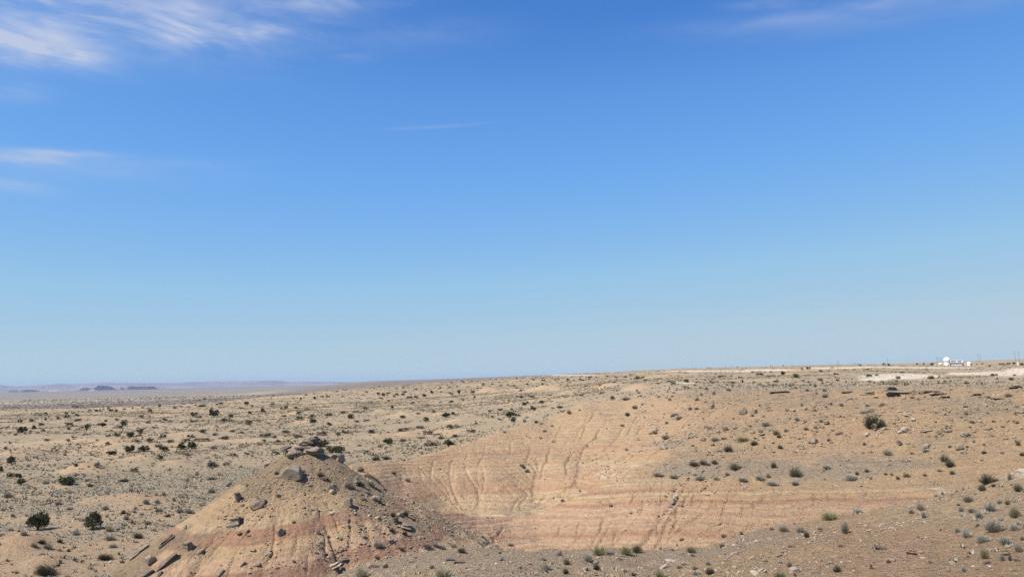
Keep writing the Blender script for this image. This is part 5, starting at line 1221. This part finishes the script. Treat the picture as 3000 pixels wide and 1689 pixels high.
SIZE_J = lambda w: 'tiny dark' if w < 9 else 'small dark' if w < 15 else 'middling dark' if w < 24 else 'large dark'
n_j = 0
for ti, ((ox, oy, sc), txt) in enumerate(TABLES):
    for row in txt.split():
        p = row.split(','); u, v, w, h = [float(k) for k in p[:4]]; kd = p[4] if len(p) > 4 else 'j'
        if ti == 1 and u < 172: continue
        px, py = ox + u / sc, oy + v / sc
        x, y, z, d = hit(px, py - 0.3)
        if d > 3000: x, y, z, d = hit(px, py + 3)
        if d > 3000: continue
        fx_, fy_ = foreshorten(px, py)
        W_, H_ = w / sc / F * d * fx_, h / sc / F * d * fy_
        wpx = w / sc
        n_j += 1
        r = random.Random(n_j * 31 + ti)
        lab = NAMED.get((ti, int(u), int(v)))
        if kd == 'j':
            nm = 'juniper'; cat = 'juniper'
            zone = where(px, py, d); sizew = 'small dark juniper' if wpx < 14 else 'dark green juniper'
            big = wpx > 27
            me = (CROWN_NEAR if big else CROWN_MID if wpx > 9 else CROWN_FAR)
            me = me[n_j % len(me)]
            grp = None
            shape = 'flat ' if h / w < 0.36 else 'upright ' if h / w > 0.72 else ''
            if not lab: lab = own_label(f'{SIZE_J(wpx)} {shape}juniper', px, py); grp = f'{sizew}s {zone}'
            scl = (W_ * 1.06, W_ * r.uniform(0.8, 1.05), H_ * 1.12)
            if big:
                o = link(nm, None, label=lab, category=cat)
                c = link('crown', me, o); t_ = link('trunk', TRUNKS[n_j % 2], o)
            else:
                o = link(nm, me, label=lab, category=cat)
            if grp: o['group'] = grp
            elif big: o['group'] = 'large junipers of the plain'
        else:
            zone = where(px, py, d); grp = None
            size_ = 'tiny ' if wpx < 11 else 'small ' if wpx < 19 else 'wide ' if wpx > 34 else ''
            if not lab: lab = own_label(f'{size_}{KINDWORD[kd]}', px, py); grp = f'{KINDWORD[kd]} plants {zone}'
            if (ti, int(u)) == (3, 1150):
                o = link('desert_shrub', None, label=lab, category='shrub')
                link('stems', shrub_mesh('k', 901, 520, 0.022, 1.0), o)
                link('foliage', crown_mesh('shrub_foliage', 902, 300, 26, 0.10, 0.03, 1.0, SHRUB_MATS['o']), o)
                o.location = (x, y, z - 0.02 * H_); o.scale = (W_ * 1.3, W_ * 1.0, H_ * 1.25)
                continue
            if kd == 'b' and d > 140:
                me = CROWN_FAR[n_j % 6] if wpx < 14 else CROWN_MID[n_j % 6]
                key = ('brown', me.name)
                if key not in SHRUBS:
                    m2 = me.copy(); m2.materials[0] = SHRUB_MATS['b']; SHRUBS[key] = m2
                me = SHRUBS[key]
            else:
                me = shrub(kd, n_j, wpx > 13)
            o = link('desert_shrub' if kd not in 'gp' else 'sagebrush', me, label=lab, category='shrub' if kd not in 'gp' else 'sagebrush')
            if grp: o['group'] = grp
            scl = (W_ * 1.36, W_ * r.uniform(0.95, 1.25), H_ * 1.3)
        o.location = (x, y, z - 0.02 * H_); o.scale = scl; o.rotation_euler = (0, 0, 0 if wpx > 40 else r.uniform(0, 6.28))

# far junipers too small to measure, sprinkled along the back of the plain
rf = np.random.default_rng(77)
for k in range(70):
    px = rf.uniform(1080, 1900); hy = 1135 - 55 / 3000 * px
    py = hy + rf.uniform(2, 26) ** 1.0 * (1 if px < 1500 else 0.5)
    x, y, z, d = hit(px, py)
    if d > 2600 or d < 420: continue
    s = rf.uniform(1.6, 3.6) * (1.0 if d < 1200 else 1.4)
    o = link('juniper', CROWN_FAR[k % 6], label='tiny dark juniper dotted along the back of the plain', category='juniper', group='tiny junipers along the back of the plain')
    o.location = (x, y, z); o.scale = (s, s, s * rf.uniform(0.55, 0.85)); o.rotation_euler = (0, 0, rf.uniform(0, 6))


# ---------------------------------------------------------------- ground cover: countless dry tufts and loose stones
def in_view(x, y, z, margin=60):
    v = np.stack([x, y, z - CAM_Z], -1); w_ = v @ CF
    px, py = W / 2 + F * (v @ CR) / np.maximum(w_, 1e-3), H / 2 - F * (v @ CU) / np.maximum(w_, 1e-3)
    return (w_ > 5) & (px > -margin * 5) & (px < W + margin * 5) & (py < H + 400)


def tufts(name, n, dmin, dmax, size, dens, blades, mat, seed, low=1.0):
    r = np.random.default_rng(seed)
    a = r.uniform(math.radians(-36), math.radians(36), n); d = np.sqrt(r.uniform(dmin ** 2, dmax ** 2, n))
    x, y = d * np.sin(a), d * np.cos(a)
    g = grid_at(HEIGHT, x, y); b = butte_full(x, y); z = np.maximum(g, b)
    zn = grid_at(ZONE.astype(float), x, y)
    px, py = project(x, y, z)
    keep = dens(x, y, z, zn, px, py, b > g, r.uniform(0, 1, n)) & in_view(x, y, z)
    x, y, z = x[keep], y[keep], z[keep]; m = len(x)
    s = r.uniform(size[0], size[1], m) * (1 + 0.6 * (r.uniform(0, 1, m) > 0.9))
    c = np.stack([x, y, z], -1)
    k = blades
    th = r.uniform(0, 2 * math.pi, (m, k)); el = r.uniform(0.1, 1.0, (m, k)); ln = np.sqrt(1 - el ** 2 * 0.9)
    wide = r.uniform(0.7, 1.5, (m, 1))
    tip = np.stack([0.55 * ln * np.cos(th) * wide, 0.55 * ln * np.sin(th) * wide, (0.10 + 0.45 * el) * low], -1) * s[:, None, None]
    sd = np.stack([-np.sin(th), np.cos(th), 0 * th], -1) * (s[:, None, None] * 0.17)
    base = np.stack([0.12 * np.cos(th), 0.12 * np.sin(th), -0.06 + 0 * th], -1) * s[:, None, None]
    P0 = (c[:, None] + base - sd).reshape(-1, 3); P1 = (c[:, None] + base + sd).reshape(-1, 3); P2 = (c[:, None] + tip).reshape(-1, 3)
    me = tri_soup(name, P0, P1, P2, mat)
    return link(name, me, kind='stuff')


def patchy(x, y, sc, seed): return fbm(x / sc, y / sc, 3, seed)
M_TUFT2 = leaf_material('grey_tuft', (.360, .325, .240), 0.5)
M_TUFT3 = leaf_material('brown_tuft', (.190, .158, .104), 0.6)
plat = lambda x, y, z, px, py: (1 - 0.6 * sstep(px, 1700, 1900)) * (1 - 0.93 * shape_mask(px, py, WHITE_SOIL, 0.3 * patchy(x, y, 4, 351))) * (1 - 0.85 * sstep(grid_at(MND, x, y), 0.2, 0.6))
rimless = lambda px: 1 - 0.85 * sstep(px, 1650, 1850)
tufts('dry_grass', 62000, 62, 190, (0.22, 0.55), lambda x, y, z, zn, px, py, ob, q: (zn < 0.5) & ~ob & (q < rimless(px) * (1 - 0.8 * sstep(grid_at(MND, x, y), 0.2, 0.6)) * (0.25 + 1.3 * sstep(grid_at(COVG, x, y) + 0.5 * patchy(x, y, 6, 301), 0.3, 0.9))), 5, M_TUFT2, 1, 0.8)
tufts('dry_brush', 16000, 62, 260, (0.4, 0.9), lambda x, y, z, zn, px, py, ob, q: (zn < 0.5) & ~ob & (q < rimless(px) * (0.2 + 0.8 * sstep(patchy(x, y, 12, 305), -0.1, 0.4))), 9, M_TUFT, 2)
tufts('dry_brush', 80000, 190, 640, (0.7, 2.0), lambda x, y, z, zn, px, py, ob, q: (zn < 0.5) & (q < plat(x, y, z, px, py) * (0.12 + 1.1 * sstep(patchy(x, y, 22, 309), -0.1, 0.45))), 5, M_TUFT3, 3, 0.5)
tufts('dry_brush', 26000, 600, 1600, (1.6, 3.6), lambda x, y, z, zn, px, py, ob, q: (zn < 0.5) & (q < plat(x, y, z, px, py) * (0.35 + 0.9 * sstep(patchy(x, y, 60, 311), -0.2, 0.4))), 6, M_TUFT3, 4, 0.45)
shoulder_ = lambda px, py: shape_mask(px, py, [(2180, 1372, 270, 30), (2420, 1388, 170, 26), (2560, 1362, 220, 24), (2900, 1530, 140, 100), (2860, 1450, 160, 50)], 0 * px)
tufts('dry_grass', 60000, 26, 150, (0.12, 0.42), lambda x, y, z, zn, px, py, ob, q: (zn > 0.5) & ~ob & (q < 0.012 + 0.07 * sstep(px, 1800, 2200) * sstep(-py, -1420, -1330) + 0.30 * shoulder_(px, py) * sstep(patchy(x, y, 3, 315), -0.1, 0.3)), 9, M_TUFT2, 5)
tufts('dry_grass', 9000, 40, 74, (0.10, 0.30), lambda x, y, z, zn, px, py, ob, q: ob & (q < 0.05 + 0.25 * sstep(x - BX, 2.5, 5)), 8, M_TUFT, 6)


def stones(name, n, dmin, dmax, size, dens, mat, seed, aspect=(0.4, 0.8), amax=36):
    r = np.random.default_rng(seed)
    a = r.uniform(math.radians(-amax), math.radians(amax), n); d = np.sqrt(r.uniform(dmin ** 2, dmax ** 2, n))
    x, y = d * np.sin(a), d * np.cos(a)
    g = grid_at(HEIGHT, x, y); b = butte_full(x, y); z = np.maximum(g, b)
    zn = grid_at(ZONE.astype(float), x, y); px, py = project(x, y, z)
    keep = dens(x, y, z, zn, px, py, b > g, r.uniform(0, 1, n)) & in_view(x, y, z)
    x, y, z = x[keep], y[keep], z[keep]; m = len(x)
    s = size[0] * (size[1] / size[0]) ** (r.uniform(0, 1, m) ** 2.2)
    v, f = ICO[1]; nv = len(v)
    jit = v[None] * r.uniform(0.62, 1.2, (m, nv, 1))
    asp = np.stack([r.uniform(0.7, 1.3, m), r.uniform(0.7, 1.2, m), r.uniform(aspect[0], aspect[1], m)], -1)
    ang = r.uniform(0, 2 * math.pi, m); ca, sa = np.cos(ang)[:, None], np.sin(ang)[:, None]
    q = jit * asp[:, None] * s[:, None, None] * 0.5
    q = np.stack([q[..., 0] * ca - q[..., 1] * sa, q[..., 0] * sa + q[..., 1] * ca, q[..., 2]], -1)
    V = (q + np.stack([x, y, z + s * 0.08], -1)[:, None]).reshape(-1, 3)
    Fc = (f[None] + (np.arange(m) * nv)[:, None, None]).reshape(-1, 3)
    return link(name, mesh_from(name, V, Fc, mat, False), kind='stuff')


def stone_mat(name, a, b):
    m = bpy.data.materials.new(name); m.use_nodes = True; t = NT(m.node_tree)
    g = t.n('ShaderNodeNewGeometry')
    c = t.mix(g.outputs['Random Per Island'], (*a, 1), (*b, 1))
    p = t.n('ShaderNodeBsdfPrincipled', i_Base_Color=c, i_Roughness=0.9); p.inputs['Specular IOR Level'].default_value = 0.1
    t.n('ShaderNodeOutputMaterial', i_0=p.outputs[0]); return m


M_ST1 = stone_mat('chips', (.20, .15, .105), (.46, .355, .24)); M_ST2 = stone_mat('rubble', (.22, .165, .115), (.40, .305, .20))
stones('gravel', 60000, 42, 74, (0.06, 0.26), lambda x, y, z, zn, px, py, ob, q: ob & (q < 0.10 + 0.55 * sstep(patchy(x, y, 2.3, 401) + 0.25 * sstep(x - BX, 2, 5) + 0.3 * sstep(-(x - BX), 4, 8), -0.05, 0.4)), M_ST1, 21, amax=20)
stones('gravel', 60000, 26, 56, (0.045, 0.22), lambda x, y, z, zn, px, py, ob, q: (zn > 1.5) & ~ob & (q < 0.05 + 0.5 * sstep(patchy(x, y, 5.5, 403) + 0.35 * patchy(x, y, 1.3, 404), 0.0, 0.45)), M_ST1, 22)
stones('rubble', 40000, 60, 150, (0.10, 0.5), lambda x, y, z, zn, px, py, ob, q: (zn > 0.5) & (zn < 1.5) & ~ob & (px > 1750) & (q < 0.05 + 0.9 * sstep(patchy(x, y, 7, 405) + 0.3 * patchy(x, y, 2, 406) + 0.5 * sstep(px, 1850, 2050) * sstep(-py, -1350, -1270), 0.1, 0.55)), M_ST2, 23)
stones('rubble', 22000, 60, 150, (0.08, 0.34), lambda x, y, z, zn, px, py, ob, q: (zn > 0.5) & (zn < 1.5) & ~ob & (px < 1900) & (q < 0.05 + 0.45 * sstep(patchy(x, y, 4, 407), 0.05, 0.5)), M_ST2, 24)

# stones big enough to pick apart, each an object
rs = np.random.default_rng(5)
ZONES_R = [  # count, pixel box, size range m, label, group
    (70, (640, 1360, 1240, 1660), (0.14, 0.42), 'tan stone lying loose on the flank of the butte', 'loose stones on the flank of the butte'),
    (60, (1860, 1180, 2330, 1330), (0.3, 0.8), 'tan stone of the rubble field below the plateau rim', 'stones of the rubble field below the rim'),
    (55, (2330, 1190, 2990, 1330), (0.25, 0.8), 'stone on the slope around the big open bush', 'stones on the slope below the ledge'),
    (45, (1200, 1615, 2990, 1685), (0.14, 0.42), 'loose stone on the near gravel slope', 'loose stones on the near gravel slope')]
for n, (x0, y0, x1, y1), (s0, s1), lab, grp in ZONES_R:
    for k in range(n):
        px, py = rs.uniform(x0, x1), rs.uniform(y0, y1)
        x, y, z, d = hit(px, py)
        if d > 160: continue
        if 'butte' in grp and (np.hypot(x - BX, y - BY) > 15): continue
        s = s0 * (s1 / s0) ** (rs.uniform() ** 1.8)
        mi = (0, 3, 0, 2, 0, 3, 1)[k % 7]; word = ('small ' if s < s0 * 1.35 else 'larger ' if s > s0 * 1.9 else '') + ('tan', 'dark', 'pale', 'grey')[mi] + (' stone' if k % 3 else ' flake')
        lab = own_label(word, px, py)
        place_rock('stone', lab, 'stone', 'small' if k % 3 else 'slab', k, RM[mi], (x, y, z), (s * rs.uniform(0.9, 1.6), s * rs.uniform(0.8, 1.2), s * rs.uniform(0.4, 0.8)), (rs.uniform(-15, 15), rs.uniform(-22, 22), rs.uniform(0, 360)), grp, 0.2)

# ---------------------------------------------------------------- radar station and power line on the plateau
M_WHITE = plain_material('white_paint', (.82, .81, .78), 0.5, 0.3, 0.03)
M_CREAM = plain_material('cream_paint', (.70, .62, .50), 0.7, 0.2, 0.06)
M_GREYPAINT_SHADE = plain_material('grey_paint_and_shade', (.50, .50, .46), 0.7, 0.2, 0.06)
M_GLASS = plain_material('dark_glass', (.02, .022, .025), 0.15, 0.5, 0.1)
M_STEEL = plain_material('grey_steel', (.30, .29, .28), 0.6, 0.3, 0.1)
M_POLE = plain_material('weathered_pole', (.16, .135, .115), 0.9, 0.1, 0.2)


def bm_obj(name, bm, mat, parent=None, smooth=False, **props):
    me = bpy.data.meshes.new(name); bm.normal_update(); bm.to_mesh(me); bm.free(); me.materials.append(mat)
    if smooth:
        for p in me.polygons: p.use_smooth = True
    return link(name, me, parent, **props)


def bx(bm, cx, cy, cz, sx, sy, sz):
    r = bmesh.ops.create_cube(bm, size=1.0)
    bmesh.ops.scale(bm, vec=(sx, sy, sz), verts=r['verts']); bmesh.ops.translate(bm, vec=(cx, cy, cz), verts=r['verts'])


def cyl(bm, x, y, z0, z1, r0, r1, n=24):
    r = bmesh.ops.create_cone(bm, cap_ends=True, segments=n, radius1=r0, radius2=r1, depth=z1 - z0)
    bmesh.ops.translate(bm, vec=(x, y, (z0 + z1) / 2), verts=r['verts'])


def dome(bm, x, y, z, r, cut, n=28):
    """ball of radius r centred at z, cut off below z - cut"""
    g = bmesh.ops.create_uvsphere(bm, u_segments=n, v_segments=16, radius=r)
    low = [v for v in g['verts'] if v.co.z < -cut]
    for v in low:
        k = cut / -v.co.z if v.co.z else 1
        v.co.z = -cut
    bmesh.ops.translate(bm, vec=(x, y, z), verts=g['verts'])


ST_D = 1500.0
SX, SY, _ = at_dist(2775, 1071, ST_D)
SZ = float(ground_z(np.array([SX]), np.array([SY]))[0])
YAW = -math.atan2(SX, SY)
K = ST_D / F                                        # metres per photograph pixel at the station
u_dir = np.array([math.cos(YAW), math.sin(YAW)])     # to the right as seen in the photograph
v_dir = np.array([-math.sin(YAW), math.cos(YAW)])


def at_station(px, back=0.0):
    k = (px - 2775) * K * foreshorten(2775, 1070)[0]
    x, y = SX + u_dir[0] * k + v_dir[0] * back, SY + u_dir[1] * k + v_dir[1] * back
    return x, y, float(ground_z(np.array([x]), np.array([y]))[0])


def thing(name, label, cat, px, back=0.0, group=None, z=None):
    x, y, zz = at_station(px, back)
    o = link(name, None, label=label, category=cat); o.location = (x, y, (SZ if z is None else z)); o.rotation_euler = (0, 0, YAW)
    if group: o['group'] = group
    return o


q = K / 6.44 * 0.82                                        # one unit of the enlarged view
# tower with the big radome
tw = thing('radar_tower', 'white radar tower with a big round dome on the plateau skyline', 'radar tower', 2775, -6)
bm = bmesh.new(); cyl(bm, 0, 0, -3, 78 * q, 59 * q, 59 * q, 12); bm_obj('tower_base', bm, M_WHITE, tw)
bm = bmesh.new(); bx(bm, 14 * q, -58.5 * q, 15 * q, 14 * q, 3 * q, 32 * q); bm_obj('door', bm, M_GREYPAINT_SHADE, tw)
bm = bmesh.new(); cyl(bm, 0, 0, 78 * q, 84 * q, 66 * q, 66 * q, 20); bm_obj('gallery', bm, M_GREYPAINT_SHADE, tw)
bm = bmesh.new(); dome(bm, 0, 0, 84 * q + 22 * q, 62 * q, 22 * q); bm_obj('radome', bm, M_WHITE, tw, True)
bm = bmesh.new()
for k in range(3): cyl(bm, (-70 + 36 * k) * q, 6, 100 * q, (160 + 12 * k) * q, 0.12, 0.1, 6)
bm_obj('mast', bm, M_STEEL, tw)['kind'] = 'stuff'
# two-storey building to the right of the tower
bd = thing('station_building', 'low two-storey white building with two dark windows beside the radar tower', 'building', 2600 + 1297 / 6.44, -4)
bm = bmesh.new(); bx(bm, 0, 0, 26 * q - 1.5, 205 * q, 60 * q, 52 * q + 3); bm_obj('wall', bm, M_GREYPAINT_SHADE, bd)  # grey colour stands in for shade under the overhanging upper storey
bm = bmesh.new(); bx(bm, 0, -8 * q, (56 + 20) * q, 232 * q, 84 * q, 44 * q); bm_obj('upper_storey', bm, M_WHITE, bd)
bm = bmesh.new(); bx(bm, 0, -8 * q, 100 * q, 238 * q, 90 * q, 4 * q); bm_obj('roof', bm, M_WHITE, bd)
for cx, w in ((-45, 92), (58, 66)):
    bm = bmesh.new(); bx(bm, cx * q, -51.5 * q, 80 * q, w * q, 4 * q, 20 * q); wn = bm_obj('window', bm, M_WHITE, bd)
    n_p = 4 if w > 80 else 3
    for k in range(n_p):
        bm = bmesh.new(); bx(bm, (cx - w / 2 + w * (k + .5) / n_p) * q, -53.8 * q, 80 * q, w / n_p * q * 0.93, 1.6 * q, 17 * q); bm_obj('pane', bm, M_GLASS, wn)
# small dome at the right
sd = thing('small_radome', 'small white dome standing on the ground right of the radar station building', 'radome', 2600 + 1533 / 6.44, -8)
bm = bmesh.new(); cyl(bm, 0, 0, -2, 6 * q, 36 * q, 36 * q, 20); bm_obj('base_ring', bm, M_WHITE, sd)
bm = bmesh.new(); dome(bm, 0, 0, 6 * q + 20 * q, 40 * q, 20 * q, 22); bm_obj('dome', bm, M_WHITE, sd, True)
# cream hut with rounded roof at the left, low walls
ht = thing('round_roofed_hut', 'cream hut with a rounded roof left of the radar tower', 'hut', 2600 + 1008 / 6.44, -14)
bm = bmesh.new(); bx(bm, 0, 0, 14 * q - 1, 92 * q, 50 * q, 28 * q + 2); bm_obj('wall', bm, M_CREAM, ht)
bm = bmesh.new()
r = bmesh.ops.create_cone(bm, cap_ends=True, segments=20, radius1=46 * q, radius2=46 * q, depth=50 * q)
bmesh.ops.rotate(bm, cent=(0, 0, 0), matrix=Matrix.Rotation(math.pi / 2, 3, 'X'), verts=r['verts']); bmesh.ops.scale(bm, vec=(1, 1, 0.7), verts=r['verts']); bmesh.ops.translate(bm, vec=(0, 0, 28 * q), verts=r['verts'])
bm_obj('roof', bm, M_CREAM, ht, True)
lw = thing('shed', 'low cream shed between the station building and the small dome', 'shed', 2600 + 1438 / 6.44, -3)
bm = bmesh.new(); bx(bm, 0, 0, 14 * q - 1, 70 * q, 40 * q, 28 * q + 2); bm_obj('wall', bm, M_CREAM, lw)
bm = bmesh.new(); bx(bm, 0, 0, 31 * q, 76 * q, 46 * q, 5 * q); bm_obj('roof', bm, M_CREAM, lw)
lw = thing('shed', 'tiny cream shed at the far left of the radar station', 'shed', 2600 + 892 / 6.44, -10)
bm = bmesh.new(); bx(bm, 0, 0, 7 * q - 1, 30 * q, 26 * q, 14 * q + 2); bm_obj('wall', bm, M_CREAM, lw)
bm = bmesh.new(); bx(bm, 0, 0, 16 * q, 33 * q, 29 * q, 4 * q); bm_obj('roof', bm, M_GREYPAINT_SHADE, lw)
tk = thing('water_tank', 'pale round tank among junipers near the right edge of the plateau', 'tank', 2600 + 2412 / 6.44, -6)
bm = bmesh.new(); cyl(bm, 0, 0, -2, 32 * q, 18 * q, 18 * q, 18); bm_obj('tank_wall', bm, M_CREAM, tk, False)
bm = bmesh.new(); cyl(bm, 0, 0, 32 * q, 40 * q, 18.5 * q, 3 * q, 18); bm_obj('roof', bm, M_CREAM, tk)

# wooden H-frame power poles walking along the skyline: px of the two poles, foot row, top row, distance
POLES = [((2976, 2984), 1052, 1028, 2200, 'H-frame power pole nearest the right edge of the photo'), ((2867, 2872), 1056, 1038, 2700, 'H-frame power pole right of the radar station'), ((2600, 2602), 1063, 1049, 2600, 'power pole left of the radar station hut'),
         ((2745, 2746), 1064, 1044, 1900, 'single tall pole leftmost of the three beside the radome'), ((2751, 2752), 1061, 1047, 2100, 'shorter pole in the middle of the three beside the radome'), ((2756, 2758), 1061, 1044, 1900, 'tall pole closest to the radome on its left'),
         ((2598, 2602.5), 1063, 1049, 2400, ''), ((2454.5, 2457.7), 1067, 1056, 2700, 'faint H-frame pole on the skyline left of the blue hills'), ((2707, 2708.5), 1064, 1057, 2100, 'short pole above the junipers left of the station'),
         ((1994, 2003.5), 1082, 1076.5, 2700, 'leftmost pair of faint poles on the skyline'), ((2071, 2074), 1078.5, 1073, 2900, 'second faint H-frame pole from the left on the skyline'), ((2086, 2089), 1078, 1073, 3000, 'third faint H-frame pole from the left on the skyline'), ((2142, 2146), 1076.5, 1070, 2800, 'fourth faint H-frame pole from the left on the skyline'),
         ((2318, 2321), 1071, 1065, 3000, 'very faint pole on the skyline between plateau junipers')]
for (p0, p1), foot, top, d, lab in POLES:
    if not lab: continue
    x, y, _ = at_dist((p0 + p1) / 2, foot, d)
    z = float(ground_z(np.array([x]), np.array([y]))[0])
    zt = CAM_Z + d * float(az_slope((p0 + p1) / 2, top)[1])
    o = link('power_pole', None, label=lab, category='power pole', group='power poles along the plateau skyline')
    o.location = (x, y, z); o.rotation_euler = (0, 0, -math.atan2(x, y))
    h = zt - z; half = (p1 - p0) / 2 * d / F
    for s in ((-1, 1) if p1 - p0 > 2.2 else (0,)):
        bm = bmesh.new(); cyl(bm, s * half, 0, -1.5, h, 0.34, 0.24, 8); bm_obj('pole', bm, M_POLE, o)
    bm = bmesh.new(); bx(bm, 0, 0, h * 0.9, max(half * 2.0, 0.8) * 1.9, 0.3, 0.3); bm_obj('crossarm', bm, M_POLE, o)
    bm = bmesh.new()
    for s in (-0.85, 0, 0.85): cyl(bm, s * max(half * 2.0, 0.8) * 0.95, 0, h * 0.9 - 1.3, h * 0.9 - 0.15, 0.09, 0.09, 6)
    bm_obj('insulator', bm, M_STEEL, o)['kind'] = 'stuff'

# ---------------------------------------------------------------- air
def add_haze(density, color):
    m = bpy.data.materials.new('haze_air'); m.use_nodes = True
    t = NT(m.node_tree)
    v = t.n('ShaderNodeVolumePrincipled', i_Color=(*color, 1), i_Density=density, i_Anisotropy=0.0)
    t.n('ShaderNodeOutputMaterial', i_1=v.outputs[0])
    bm = bmesh.new(); bmesh.ops.create_cube(bm, size=1.0)
    bmesh.ops.scale(bm, vec=(84000, 84000, 350), verts=bm.verts); bmesh.ops.translate(bm, vec=(0, 0, 175 - 165), verts=bm.verts)
    me = bpy.data.meshes.new('haze'); bm.to_mesh(me); bm.free(); me.materials.append(m)
    return link('haze', me, kind='stuff')


add_haze(1.5e-5, (0.58, 0.75, 1.0))
